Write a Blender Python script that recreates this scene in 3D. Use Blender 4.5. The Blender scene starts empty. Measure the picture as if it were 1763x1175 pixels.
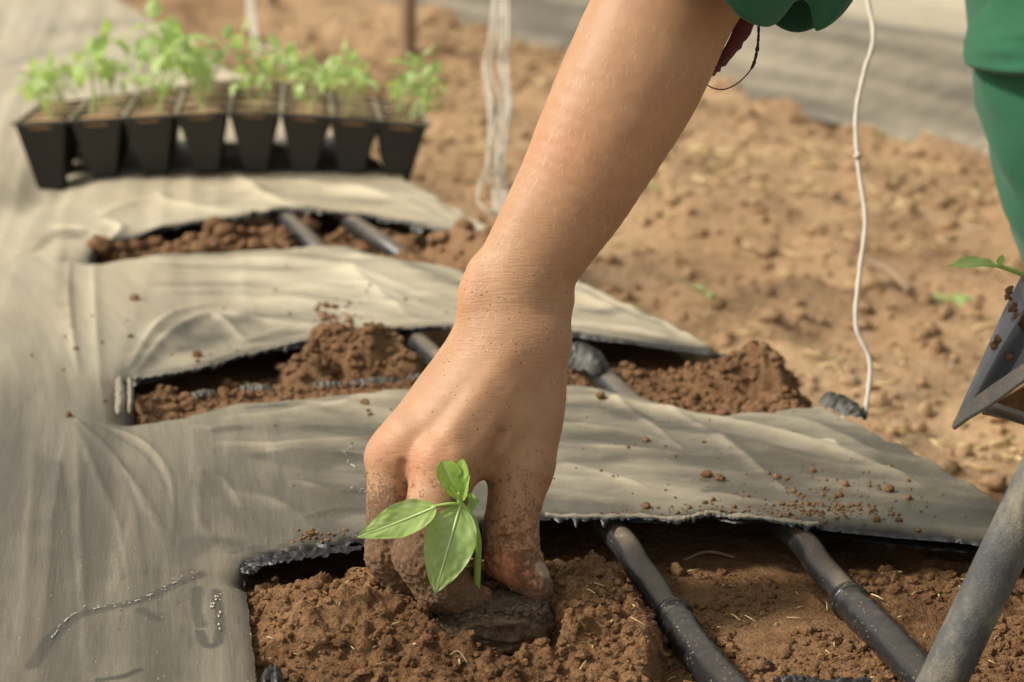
import bpy, math, random
import numpy as np
from mathutils import Matrix, Vector
R = math.radians
random.seed(7); rng = np.random.default_rng(7)
scene = bpy.context.scene
# ------------------------------------------------------------------ camera, world, sun, exposure
F_PX, CX, CY = 3671.0, 881.5, 587.5           # focal length and centre in photo pixels (1763 x 1175)
PITCH, CAM_H = R(15.8), 0.41
cam_d = bpy.data.cameras.new('camera'); cam = bpy.data.objects.new('camera', cam_d)
scene.collection.objects.link(cam); scene.camera = cam
cam.location = (0, 0, CAM_H); cam.rotation_euler = (math.pi/2-PITCH, 0, 0)
cam_d.sensor_width = 36; cam_d.lens = 36*F_PX/1763
cam_d.clip_start = .05; cam_d.clip_end = 400
cam_d.dof.use_dof = True; cam_d.dof.focus_distance = 1.075; cam_d.dof.aperture_fstop = 9.5
SUN_TO = Vector((-.72, -.08, .69)).normalized()
w = bpy.data.worlds.new('World'); scene.world = w; w.use_nodes = True
wn = w.node_tree; bg = wn.nodes['Background']
sky = wn.nodes.new('ShaderNodeTexSky'); sky.sky_type = 'NISHITA'; sky.sun_disc = False
sky.sun_elevation = math.asin(SUN_TO.z); sky.sun_rotation = math.atan2(SUN_TO.x, SUN_TO.y)
sky.dust_density = 3.0
hs = wn.nodes.new('ShaderNodeHueSaturation'); hs.inputs['Saturation'].default_value = .30; wn.links.new(sky.outputs[0], hs.inputs['Color'])
wm = wn.nodes.new('ShaderNodeMix'); wm.data_type = 'RGBA'; wm.blend_type = 'MULTIPLY'; wm.inputs[0].default_value = 1; wn.links.new(hs.outputs[0], wm.inputs[6]); wm.inputs[7].default_value = (1, .95, .84, 1)   # hazy, dusty air
wn.links.new(wm.outputs[2], bg.inputs[0]); bg.inputs[1].default_value = 0.15
sl = bpy.data.lights.new('sun', 'SUN'); sl.energy = 3.6; sl.angle = R(8); sl.color = (1, .93, .82)
so = bpy.data.objects.new('sun', sl); scene.collection.objects.link(so)
so.rotation_euler = SUN_TO.to_track_quat('Z', 'Y').to_euler(); so.location = (-3, -1, 4)
scene.view_settings.view_transform = 'Standard'; scene.view_settings.look = 'None'
scene.view_settings.exposure = 0.08; scene.view_settings.gamma = 1
scene.view_settings.use_curve_mapping = False

# ------------------------------------------------------------------ projection helpers
cp, sp = math.cos(PITCH), math.sin(PITCH)
def ray(px, py):
    a = (np.asarray(px, float)-CX)/F_PX; b = -(np.asarray(py, float)-CY)/F_PX
    return a, cp+b*sp, -sp+b*cp
def G(px, py, z=0.0):                          # point at height z seen at that pixel
    x, y, q = ray(px, py); t = (z-CAM_H)/q
    return np.array([x*t, y*t, z+0*t]).T
def D(px, py, d):                              # point at depth d (m along the view axis)
    x, y, q = ray(px, py)
    return Vector((float(x*d), float(y*d), float(CAM_H+q*d)))
CAM_M = Matrix.Translation((0, 0, CAM_H)) @ Matrix.Rotation(math.pi/2-PITCH, 4, 'X')

# ------------------------------------------------------------------ noise
def _h(ix, iy, iz, s):
    n = (ix.astype(np.int64)*374761393 + iy.astype(np.int64)*668265263 + iz*2147483647 % 1000003 * 69069 + s*1274126177) & 0xffffffff
    n = ((n ^ (n >> 13))*1274126177) & 0xffffffff
    n = ((n ^ (n >> 15))*2246822519) & 0xffffffff
    return (n ^ (n >> 16)) & 0xffffffff
def noise2(x, y, s=0):
    x = np.asarray(x, float); y = np.asarray(y, float); x, y = np.broadcast_arrays(x, y)
    x0 = np.floor(x); y0 = np.floor(y); fx = x-x0; fy = y-y0
    u = fx*fx*fx*(fx*(fx*6-15)+10); v = fy*fy*fy*(fy*(fy*6-15)+10)
    def g(i, j):
        a = _h(x0+i, y0+j, 0, s)*(2*np.pi/4294967296.)
        return np.cos(a)*(fx-i)+np.sin(a)*(fy-j)
    return 1.5*((g(0,0)*(1-u)+g(1,0)*u)*(1-v)+(g(0,1)*(1-u)+g(1,1)*u)*v)
def fbm2(x, y, o=4, s=0, gain=.5):
    t = 0; a = 1
    for k in range(o):
        t = t+a*noise2(x*2**k+k*17.3, y*2**k-k*9.1, s+k); a *= gain
    return t
def noise3(x, y, z, s=0):
    x0 = np.floor(x); y0 = np.floor(y); z0 = np.floor(z); fx = x-x0; fy = y-y0; fz = z-z0
    u, v, w_ = [f*f*(3-2*f) for f in (fx, fy, fz)]
    t = 0
    for k in (0, 1):
        zz = (z0+k).astype(np.int64)
        def g(i, j): return _h(x0+i, y0+j+zz*57, 0, s+1)/2147483648.-1
        t = t+((g(0,0)*(1-u)+g(1,0)*u)*(1-v)+(g(0,1)*(1-u)+g(1,1)*u)*v)*(w_ if k else 1-w_)
    return t
def fbm3(x, y, z, o=3, s=0):
    t = 0; a = 1
    for k in range(o):
        t = t+a*noise3(x*2**k+3.1*k, y*2**k, z*2**k, s+k*7); a *= .5
    return t
def sstep(a, b, x):
    t = np.clip((x-a)/(b-a), 0, 1); return t*t*(3-2*t)
def worley2(x, y, s=0):                         # rounded lumps: 1 at cell centres, 0 at cell borders
    x0 = np.floor(x); y0 = np.floor(y); d1 = np.full(np.shape(x), 9.); d2 = d1.copy()
    for i in (-1, 0, 1):
        for j in (-1, 0, 1):
            hx = _h(x0+i, y0+j, 0, s)/4294967296.; hy = _h(x0+i, y0+j, 0, s+99)/4294967296.
            d = np.hypot(x0+i+hx-x, y0+j+hy-y)
            d2 = np.minimum(d2, np.maximum(d, d1)); d1 = np.minimum(d1, d)
    return d1, d2
def seg_dist(X, Y, pts, closed=False):          # distance and arclength parameter to a polyline
    pts = np.asarray(pts, float)[:, :2]; n = len(pts); best = np.full(np.shape(X), 1e9); bt = np.zeros(np.shape(X)); bs = np.ones(np.shape(X))
    m = n if closed else n-1; L = np.hypot(*(np.roll(pts, -1, 0)-pts)[:m].T); tot = L.sum(); acc = 0
    for i in range(m):
        a = pts[i]; b = pts[(i+1) % n]; e = b-a; l2 = max(e@e, 1e-12)
        t = np.clip(((X-a[0])*e[0]+(Y-a[1])*e[1])/l2, 0, 1)
        dx = X-a[0]-t*e[0]; dy = Y-a[1]-t*e[1]; d = np.hypot(dx, dy); q = d < best
        best = np.where(q, d, best); bt = np.where(q, (acc+t*L[i])/tot, bt); bs = np.where(q, np.sign(e[0]*dy-e[1]*dx), bs); acc += L[i]
    return best, bt, bs
def inside(X, Y, pts):
    pts = np.asarray(pts)[:, :2]; r = np.zeros(np.shape(X), bool); n = len(pts)
    for i in range(n):
        x1, y1 = pts[i]; x2, y2 = pts[(i+1) % n]
        if y1 == y2: continue
        r ^= ((y1 > Y) != (y2 > Y)) & (X < (x2-x1)*(Y-y1)/(y2-y1)+x1)
    return r

# ------------------------------------------------------------------ object helpers
def mesh(name, V, Fc, mat=None, smooth=True, attrs=None):
    me = bpy.data.meshes.new(name); V = np.asarray(V, np.float32)
    if isinstance(Fc, np.ndarray):
        k = Fc.shape[1]; me.vertices.add(len(V)); me.vertices.foreach_set('co', V.ravel())
        me.loops.add(Fc.size); me.loops.foreach_set('vertex_index', Fc.astype(np.int32).ravel())
        me.polygons.add(len(Fc)); me.polygons.foreach_set('loop_start', np.arange(0, Fc.size, k, dtype=np.int32))
        me.update(calc_edges=True); me.validate()
    else:
        me.from_pydata([tuple(map(float, v)) for v in V], [], Fc); me.update()
    me.polygons.foreach_set('use_smooth', [smooth]*len(me.polygons))
    for n, a in (attrs or {}).items():
        at = me.attributes.new(n, 'FLOAT', 'POINT'); at.data.foreach_set('value', np.asarray(a, np.float32).ravel())
    if mat: me.materials.append(mat)
    return me
def obj(name, me, parent=None, label=None, cat=None, group=None, kind=None):
    o = bpy.data.objects.new(name, me); scene.collection.objects.link(o); o.parent = parent
    if label: o['label'] = label
    if cat: o['category'] = cat
    if group: o['group'] = group
    if kind: o['kind'] = kind
    return o
def thing(name, label, cat, loc=(0, 0, 0), group=None):
    o = obj(name, None, None, label, cat, group); o.location = loc; return o
def child(name, me, parent, **k):               # mesh given in world space, parented to an unrotated empty
    o = obj(name, me, parent, **k); o.location = -parent.location; return o
def grid_faces(nx, ny, keep=None):
    i = np.arange((nx)*(ny)).reshape(nx, ny)
    f = np.stack([i[:-1, :-1], i[1:, :-1], i[1:, 1:], i[:-1, 1:]], -1)
    return (f[keep] if keep is not None else f).reshape(-1, 4)
def compact(V, Fc, attrs=None):
    u, inv = np.unique(Fc, return_inverse=True)
    return V[u], inv.reshape(Fc.shape), {k: np.asarray(a).ravel()[u] for k, a in (attrs or {}).items()}
def spline(P, n):                                # Catmull-Rom through points (any dimension)
    P = np.asarray(P, float); m = len(P)
    if m == 2: return P[0]+(P[1]-P[0])*np.linspace(0, 1, n)[:, None]
    Q = np.vstack([2*P[0]-P[1], P, 2*P[-1]-P[-2]]); t = np.linspace(0, m-1-1e-9, n); i = t.astype(int); f = (t-i)[:, None]
    a, b, c, d = Q[i], Q[i+1], Q[i+2], Q[i+3]
    return .5*((2*b)+(-a+c)*f+(2*a-5*b+4*c-d)*f*f+(-a+3*b-3*c+d)*f**3)
def tube(P, rad, seg=8, caps=True, wob=0):
    P = np.asarray(P, float); n = len(P); rad = np.broadcast_to(rad, (n,)).astype(float)
    T = np.gradient(P, axis=0); T /= np.linalg.norm(T, axis=1)[:, None]+1e-12
    up = np.array([0, 0, 1.]) if abs(T[0, 2]) < .9 else np.array([1., 0, 0]); V = []
    u = np.cross(T[0], up); u /= np.linalg.norm(u)
    a = np.linspace(0, 2*np.pi, seg, endpoint=False)
    for i in range(n):
        u = u-T[i]*(u@T[i]); u /= np.linalg.norm(u)+1e-12; v = np.cross(T[i], u)
        rr = rad[i]*(1+(wob*rng.uniform(-1, 1, seg) if wob else 0))
        V.append(P[i]+np.outer(np.cos(a)*rr, u)+np.outer(np.sin(a)*rr, v))
    V = np.vstack(V); Fc = []
    for i in range(n-1):
        for j in range(seg):
            k = (j+1) % seg; Fc.append((i*seg+j, i*seg+k, (i+1)*seg+k, (i+1)*seg+j))
    if caps: Fc.append(tuple(range(seg))[::-1]); Fc.append(tuple((n-1)*seg+j for j in range(seg)))
    return V, Fc
def join(parts):
    Vs, Fs, o = [], [], 0
    for V, Fc in parts:
        Vs.append(np.asarray(V)); Fs += [tuple(int(i)+o for i in f) for f in Fc]; o += len(V)
    return np.vstack(Vs), Fs

# ------------------------------------------------------------------ materials
def srgb(r, g, b): return tuple(((c/255+.055)/1.055)**2.4 if c > 10 else c/255/12.92 for c in (r, g, b))+(1,)
class NT:
    def __init__(s, name):
        s.m = bpy.data.materials.new(name); s.m.use_nodes = True; s.t = s.m.node_tree
        s.b = s.t.nodes['Principled BSDF']; s.co = s.n('ShaderNodeTexCoord').outputs['Object']
    def n(s, t, **k):
        x = s.t.nodes.new(t)
        for a, v in k.items(): setattr(x, a, v)
        return x
    def l(s, a, b): s.t.links.new(a, b)
    def put(s, sock, v):
        if hasattr(v, 'links'): s.l(v, sock)
        else: sock.default_value = v
    def attr(s, name): return s.n('ShaderNodeAttribute', attribute_name=name).outputs['Fac']
    def noise(s, scale, detail=4, rough=.6, co=None, dist=0, stretch=None):
        x = s.n('ShaderNodeTexNoise'); x.inputs['Scale'].default_value = scale; x.inputs['Detail'].default_value = detail
        x.inputs['Roughness'].default_value = rough; x.inputs['Distortion'].default_value = dist; c = co or s.co
        if stretch:
            m = s.n('ShaderNodeMapping'); m.inputs['Scale'].default_value = stretch; s.l(c, m.inputs[0]); c = m.outputs[0]
        s.l(c, x.inputs['Vector']); return x.outputs['Fac']
    def vor(s, scale, feat='F1', rand=1, out='Distance', co=None):
        x = s.n('ShaderNodeTexVoronoi', feature=feat); x.inputs['Scale'].default_value = scale; x.inputs['Randomness'].default_value = rand
        s.l(co or s.co, x.inputs['Vector']); return x.outputs[out]
    def ramp(s, f, *st):
        x = s.n('ShaderNodeValToRGB'); e = x.color_ramp.elements
        for i, (p, c) in enumerate(st):
            q = e[i] if i < 2 else e.new(p)
            q.position = p; q.color = c if isinstance(c, tuple) else (c, c, c, 1)
        s.put(x.inputs[0], f); return x.outputs[0]
    def mix(s, f, a, b, mode='MIX'):
        x = s.n('ShaderNodeMix', data_type='RGBA', blend_type=mode)
        s.put(x.inputs[0], f); s.put(x.inputs[6], a); s.put(x.inputs[7], b); return x.outputs[2]
    def math(s, op, a, b=0.0, c=None, clamp=False):
        x = s.n('ShaderNodeMath', operation=op, use_clamp=clamp); s.put(x.inputs[0], a); s.put(x.inputs[1], b)
        if c is not None: s.put(x.inputs[2], c)
        return x.outputs[0]
    def bump(s, h, dist, strength=1.0, prev=None):
        x = s.n('ShaderNodeBump'); x.inputs['Distance'].default_value = dist; x.inputs['Strength'].default_value = strength
        s.put(x.inputs['Height'], h)
        if prev: s.l(prev, x.inputs['Normal'])
        s.l(x.outputs[0], s.b.inputs['Normal']); return x.outputs[0]
    def set(s, **k):
        for a, v in k.items(): s.put(s.b.inputs[a.replace('_', ' ')], v)
        return s.m

def soil_mat(name, dark, mid, light, scale=1.0, moist=0.0, bump=.0015):
    t = NT(name); big = t.noise(9*scale, 5, .65); fine = t.noise(160*scale, 6, .75); cr = t.noise(520*scale, 3, .7)
    c = t.ramp(t.math('ADD', t.math('MULTIPLY', big, .40), t.math('ADD', t.math('MULTIPLY', fine, .38), t.math('MULTIPLY', cr, .22))), (.38, dark), (.50, mid), (.64, light))
    g2 = t.noise(1100*scale, 3, .8); c = t.mix(t.ramp(g2, (.32, .75), (.55, 0.0)), c, dark)
    sp_ = t.ramp(t.vor(420*scale, rand=1), (.0, 1.0), (.16, 0.0)); rare = t.ramp(t.noise(240*scale, 1), (.60, 0.0), (.66, .8))
    c = t.mix(t.math('MULTIPLY', sp_, rare), c, srgb(215, 180, 135))
    h = t.math('ADD', t.math('MULTIPLY', fine, 1.0), t.math('ADD', t.math('MULTIPLY', cr, .8), t.math('MULTIPLY', g2, .35)))
    t.bump(h, bump)
    return t.set(Base_Color=c, Roughness=.95, Specular_IOR_Level=.15)
M_soil = soil_mat('moist_soil', (.10, .050, .023, 1), (.31, .172, .083, 1), (.52, .315, .165, 1), bump=.0034)
M_field = soil_mat('dry_soil', (.20, .118, .060, 1), (.46, .30, .168, 1), (.64, .455, .275, 1), .35, bump=.004)
M_clod = soil_mat('clod_soil', (.13, .068, .033, 1), (.35, .20, .104, 1), (.52, .325, .18, 1), 1, bump=.0034)

def film_mat():
    t = NT('dusty_black_film'); d = t.attr('dust'); ed = t.attr('edge')
    n1 = t.noise(26, 6, .7, stretch=(1, 1.5, 1)); n2 = t.noise(900, 3, .85); n3 = t.noise(110, 5, .75, stretch=(.8, 1.3, 1))
    lf = t.attr('along'); cv = t.n('ShaderNodeCombineXYZ'); t.l(t.attr('uu'), cv.inputs[0]); sx = t.n('ShaderNodeSeparateXYZ'); t.l(t.co, sx.inputs[0]); t.l(sx.outputs[1], cv.inputs[1]); n4 = t.noise(34, 5, .7, co=cv.outputs[0], stretch=(1.5, .12, 1)); n5 = t.noise(120, 4, .75, co=cv.outputs[0], stretch=(1.3, .12, 1))
    n1 = t.math('ADD', t.math('MULTIPLY', n1, t.math('SUBTRACT', 1.0, lf)), t.math('MULTIPLY', n4, lf)); n3 = t.math('ADD', t.math('MULTIPLY', n3, t.math('SUBTRACT', 1.0, lf)), t.math('MULTIPLY', n5, lf))
    a = t.math('ADD', d, t.math('MULTIPLY', t.math('SUBTRACT', n1, .5), .62))
    a = t.math('ADD', a, t.math('MULTIPLY', t.math('SUBTRACT', n2, .5), .34))
    a = t.math('ADD', a, t.math('MULTIPLY', t.math('SUBTRACT', n3, .5), .28), clamp=True)
    a = t.math('MULTIPLY', a, t.math('SUBTRACT', 1.0, ed), clamp=True)
    dustc = t.mix(t.ramp(t.noise(5, 3), (.35, 0.0), (.7, 1.0)), (.49, .435, .32, 1), (.52, .44, .305, 1))
    dustc = t.mix(t.math('MULTIPLY', t.attr('stain'), t.ramp(n2, (.3, .4), (.6, 1.0))), dustc, (.30, .205, .115, 1))
    wg = t.math('MULTIPLY', t.ramp(t.vor(300), (.06, 1.0), (.14, 0.0)), t.ramp(t.noise(60, 2), (.52, 0.0), (.62, .7))); a = t.math('ADD', a, wg, clamp=True)
    c = t.mix(t.math('MULTIPLY', ed, 1.3, clamp=True), t.mix(a, (.098, .086, .060, 1), dustc), (.022, .022, .022, 1))
    t.bump(t.math('ADD', t.math('MULTIPLY', n2, .25), n3), .0009, .8)
    return t.set(Base_Color=c, Roughness=t.ramp(a, (0, .36), (.6, .60)), Specular_IOR_Level=.5)
M_film = film_mat()

def skin_mat():
    t = NT('skin'); vs = t.n('ShaderNodeVectorMath', operation='SCALE'); t.l(t.co, vs.inputs[0]); vs.inputs[3].default_value = 100; t.co = vs.outputs[0]; dirt = t.attr('dirt'); red = t.attr('red')
    n = t.noise(.33, 5, .65); f = t.noise(4.0, 6, .8)
    c = t.ramp(n, (.32, (.37, .205, .110, 1)), (.68, (.47, .285, .160, 1)))
    c = t.mix(t.math('MULTIPLY', red, .8, clamp=True), c, (.56, .20, .105, 1))
    c = t.mix(t.ramp(f, (.36, .45), (.62, 0.0)), c, (.44, .22, .12, 1))
    pores = t.ramp(t.vor(9.0), (.08, .5), (.22, 0.0)); c = t.mix(t.math('MULTIPLY', pores, t.ramp(t.noise(1.6, 2), (.45, 0), (.62, 1))), c, (.24, .10, .05, 1))
    # soil sticking to the skin
    sp1 = t.ramp(t.math('ADD', t.vor(3.2), t.math('MULTIPLY', t.math('SUBTRACT', f, .5), .35)), (.10, 1.0), (.17, 0.0)); r1 = t.ramp(t.noise(1.3, 3), (.47, 0.0), (.55, 1.0)); spk = t.attr('speck')
    c = t.mix(t.math('MULTIPLY', t.math('MULTIPLY', sp1, r1), spk), c, (.13, .055, .026, 1))
    grain = t.noise(9, 6, .85, stretch=(1.4, .7, 1)); gr2 = t.noise(2.2, 5, .7)
    dm = t.math('ADD', t.math('MULTIPLY', dirt, 1.15), t.math('MULTIPLY', t.math('SUBTRACT', t.math('ADD', t.math('MULTIPLY', grain, .6), t.math('MULTIPLY', gr2, .4)), .555), 7.0))
    dm = t.math('MULTIPLY', dm, t.ramp(dirt, (.02, 0.0), (.15, 1.0)), clamp=True)
    dcol = t.ramp(t.noise(14, 4, .8), (.38, (.10, .055, .030, 1)), (.60, (.34, .205, .118, 1)))
    c = t.mix(t.math('MULTIPLY', dm, .93), c, dcol)
    # fine lines: skin plates plus wrinkles across the limb
    pl = t.vor(7.5, 'DISTANCE_TO_EDGE'); m = t.n('ShaderNodeMapping'); m.inputs['Rotation'].default_value = (0, 0, R(-12)); m.inputs['Scale'].default_value = (.8, 5.5, .8)
    t.l(t.co, m.inputs[0]); wr = t.noise(1.35, 4, .6, co=m.outputs[0], dist=.6)
    wa = t.attr('wrinkle')
    h = t.math('ADD', t.math('MULTIPLY', t.ramp(pl, (0, 0.0), (.12, 1.0)), .22), t.math('MULTIPLY', t.math('MULTIPLY', t.ramp(wr, (.42, 0.0), (.54, 1.0)), wa), .9))
    b1 = t.bump(h, .00022, .55)
    t.bump(t.math('MULTIPLY', t.math('ADD', grain, t.noise(22, 3)), dm), .0009, .9, b1)
    t.set(Base_Color=c, Roughness=t.mix(dm, (.52, .52, .52, 1), (.9, .9, .9, 1)), Specular_IOR_Level=.42)
    t.b.inputs['Subsurface Weight'].default_value = .12; t.b.inputs['Subsurface Radius'].default_value = (1.0, .35, .18)
    t.b.inputs['Subsurface Scale'].default_value = .004
    return t.m
M_skin = skin_mat()

def leaf_mat(name, a, b, trans=.35, spots=True):
    t = NT(name); n = t.noise(90, 4, .6); c = t.mix(t.ramp(n, (.35, 0), (.68, 1)), a, b)
    rib = t.attr('rib'); c = t.mix(t.math('MULTIPLY', rib, .75, clamp=True), c, (.60, .72, .36, 1))
    if spots:
        s = t.math('MULTIPLY', t.ramp(t.noise(260, 3, .6), (.56, 0), (.68, 1)), t.ramp(t.noise(60, 2), (.45, 0), (.6, .75)))
        c = t.mix(s, c, (.60, .66, .42, 1))
    t.bump(t.math('ADD', n, t.math('MULTIPLY', t.noise(500, 3), .3)), .0006, .6)
    t.set(Base_Color=c, Roughness=.36, Specular_IOR_Level=.5)
    tr = t.n('ShaderNodeBsdfTranslucent'); t.put(tr.inputs[0], t.mix(.5, c, (.45, .62, .06, 1)))
    mx = t.n('ShaderNodeMixShader'); mx.inputs[0].default_value = trans
    t.l(t.b.outputs[0], mx.inputs[1]); t.l(tr.outputs[0], mx.inputs[2]); t.l(mx.outputs[0], t.t.nodes['Material Output'].inputs[0])
    return t.m
M_leaf = leaf_mat('pepper_leaf', (.31, .50, .10, 1), (.50, .63, .28, 1))
M_leaf_y = leaf_mat('young_leaf', (.24, .46, .05, 1), (.36, .56, .12, 1), .4)
M_leaf_b = leaf_mat('tray_leaf', (.34, .54, .12, 1), (.60, .72, .38, 1), .45, False)
t = NT('stem_green'); M_stem = t.set(Base_Color=(.30, .46, .10, 1), Roughness=.5)
t = NT('leaf_rib'); M_rib = t.set(Base_Color=(.58, .70, .32, 1), Roughness=.5)
t = NT('stem_pale'); M_stem_b = t.set(Base_Color=(.50, .62, .26, 1), Roughness=.6)
def plastic(name, col, dustamt, rough=.42, scale=1.0, up=0):
    t = NT(name); n = t.noise(60*scale, 6, .75); n2 = t.noise(420*scale, 3, .8)
    f = t.math('ADD', t.math('MULTIPLY', n, .6), t.math('MULTIPLY', n2, .4))
    a = t.ramp(f, (.60-dustamt*.5, 0.0), (.74-dustamt*.35, 1.0))
    if up:
        gm = t.n('ShaderNodeNewGeometry'); sx_ = t.n('ShaderNodeSeparateXYZ'); t.l(gm.outputs['Normal'], sx_.inputs[0]); a = t.math('ADD', a, t.math('MULTIPLY', t.ramp(sx_.outputs[2], (.55, 0.0), (.98, 1.0)), t.math('MULTIPLY', n, up*2)), clamp=True)
        gr = t.math('MULTIPLY', t.ramp(t.vor(380*scale), (.10, 1.0), (.20, 0.0)), t.ramp(t.noise(38*scale, 4, .7), (.44, 0.0), (.52, 1.0))); a = t.math('ADD', a, gr, clamp=True)
    c = t.mix(t.math('MULTIPLY', a, .75), col, (.40, .30, .19, 1)); t.bump(n2, .0004, .6)
    return t.set(Base_Color=c, Roughness=t.mix(a, (rough,)*3+(1,), (.9, .9, .9, 1)), Specular_IOR_Level=.5)
M_pipe = plastic('drip_pipe_plastic', (.034, .035, .037, 1), .06, .30, up=.42)
M_tape = plastic('film_wrap', (.022, .022, .024, 1), .02, .22, up=.10)
M_tray = plastic('tray_plastic', (.016, .015, .014, 1), -.12, .6, .5)
M_traytop = plastic('tray_top_plastic', (.27, .235, .19, 1), .42, .7, .5)
def tube_mat():
    t = NT('weathered_tube'); m = t.noise(40, 6, .7, stretch=(1, 1, .5)); f = t.noise(900, 2, .8)
    c = t.ramp(m, (.36, (.055, .057, .062, 1)), (.50, (.11, .108, .10, 1)), (.66, (.27, .235, .165, 1)))
    c = t.mix(t.ramp(f, (.35, .35), (.6, 0)), c, (.06, .06, .06, 1)); t.bump(f, .0006)
    return t.set(Base_Color=c, Roughness=.62, Specular_IOR_Level=.35)
M_tube = tube_mat()
def fabric(name, col, lite):
    t = NT(name); n = t.noise(6, 4, .6); wv = t.n('ShaderNodeTexWave'); wv.inputs['Scale'].default_value = 900; t.l(t.co, wv.inputs[0])
    f = t.noise(900, 2, .7); c = t.mix(t.ramp(n, (.3, 0), (.7, 1)), col, lite); c = t.mix(t.ramp(f, (.3, .4), (.7, 0)), c, tuple(x*.6 for x in col[:3])+(1,))
    t.bump(f, .0006); t.set(Base_Color=c, Roughness=.85, Specular_IOR_Level=.2)
    t.b.inputs['Sheen Weight'].default_value = .15; return t.m
M_green = fabric('green_cotton', (.018, .098, .048, 1), (.032, .150, .078, 1))
M_maroon = fabric('maroon_cotton', (.10, .018, .02, 1), (.16, .04, .04, 1))
t = NT('white_twine'); M_twine = t.set(Base_Color=(.54, .49, .41, 1), Roughness=.7)
t = NT('dark_cord'); M_cord = t.set(Base_Color=(.02, .018, .02, 1), Roughness=.7)
t = NT('weathered_wood'); M_wood = t.set(Base_Color=t.ramp(t.noise(30, 4, stretch=(4, 4, .5)), (.35, (.22, .145, .085, 1)), (.7, (.36, .25, .155, 1))), Roughness=.9)
t = NT('straw'); M_straw = t.set(Base_Color=t.ramp(t.noise(20, 2), (.3, (.46, .33, .14, 1)), (.7, (.68, .54, .30, 1))), Roughness=.8)
t = NT('peat_plug'); f_ = t.noise(260, 5, .8); t.bump(f_, .0025)
M_peat = t.set(Base_Color=t.mix(t.math('MULTIPLY', t.ramp(t.vor(500), (.03, 1.0), (.14, 0.0)), t.ramp(t.noise(300, 1), (.55, 0), (.62, .6))), t.ramp(f_, (.35, (.06, .038, .022, 1)), (.68, (.24, .17, .105, 1))), (.55, .50, .42, 1)), Roughness=.95)
t = NT('nail'); M_nail = t.set(Base_Color=t.mix(t.ramp(t.noise(4, 4, .7), (.46, 0), (.60, .9)), (.78, .60, .46, 1), (.26, .165, .10, 1)), Roughness=.4)

# ------------------------------------------------------------------ plan of the bed
SH = .37                                         # the bed runs away along (-.37, 1)
GROUND = -.13
CREST = G(*np.array([(1763, 868), (1705, 831), (1490, 716), (1285, 622), (1150, 550), (1010, 480), (840, 378), (700, 298), (560, 210), (430, 130), (320, 62), (220, 0)]).T)
CREST = np.vstack([[CREST[0, 0]+.22, .62, 0], CREST, [CREST[-1, 0]-SH*2.6, CREST[-1, 1]+2.6, 0]])
def crest_x(y): return np.interp(y, CREST[:, 1], CREST[:, 0])
def poly(pts): return G(*np.array(pts, float).T)
HOLE1 = poly([(421, 984), (436, 964), (520, 950), (620, 938), (760, 915), (860, 905), (935, 896), (1010, 900), (1110, 898), (1160, 902), (1222, 892), (1262, 902), (1330, 905), (1400, 906), (1500, 918), (1600, 928), (1680, 938), (1800, 960), (1900, 1100), (1800, 1178), (1500, 1172), (1350, 1168), (1000, 1186), (700, 1188), (470, 1172), (446, 1190), (437, 1120), (426, 1030)])
HOLE2 = poly([(228, 652), (270, 648), (330, 640), (400, 622), (440, 612), (500, 600), (560, 585), (620, 578), (690, 573), (765, 570), (860, 578), (975, 588), (1060, 596), (1150, 604), (1240, 612), (1310, 628), (1345, 645), (1490, 715), (1440, 690), (1370, 686), (1300, 692), (1220, 697), (1110, 668), (1030, 648), (980, 644), (860, 646), (740, 652), (680, 655), (620, 662), (540, 666), (420, 672), (360, 682), (300, 700), (228, 710)])
HOLE3 = poly([(160, 438), (172, 424), (230, 410), (330, 392), (420, 381), (480, 373), (530, 371), (600, 376), (660, 385), (780, 410), (850, 420), (870, 470), (830, 464), (790, 452), (690, 425), (600, 413), (540, 411), (400, 418), (280, 422), (215, 428)])
PIPE_A = [(-.33, 2.6, -.03), *[tuple(G(x, y, z)) for x, y, z in ((450, 335, -.028), (505, 388, -.002), (612, 492, -.026), (725, 595, -.008), (875, 745, -.026), (1045, 905, -.010), (1122, 1010, -.017), (1205, 1130, -.024), (1300, 1240, -.028))]]
PIPE_B = [(-.24, 2.6, -.03), *[tuple(G(x, y, z)) for x, y, z in ((560, 340, -.028), (625, 396, -.002), (790, 500, -.026), (985, 612, -.008), (1165, 760, -.026), (1350, 905, -.010), (1442, 1010, -.018), (1545, 1120, -.022), (1650, 1240, -.028))]]

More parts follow.
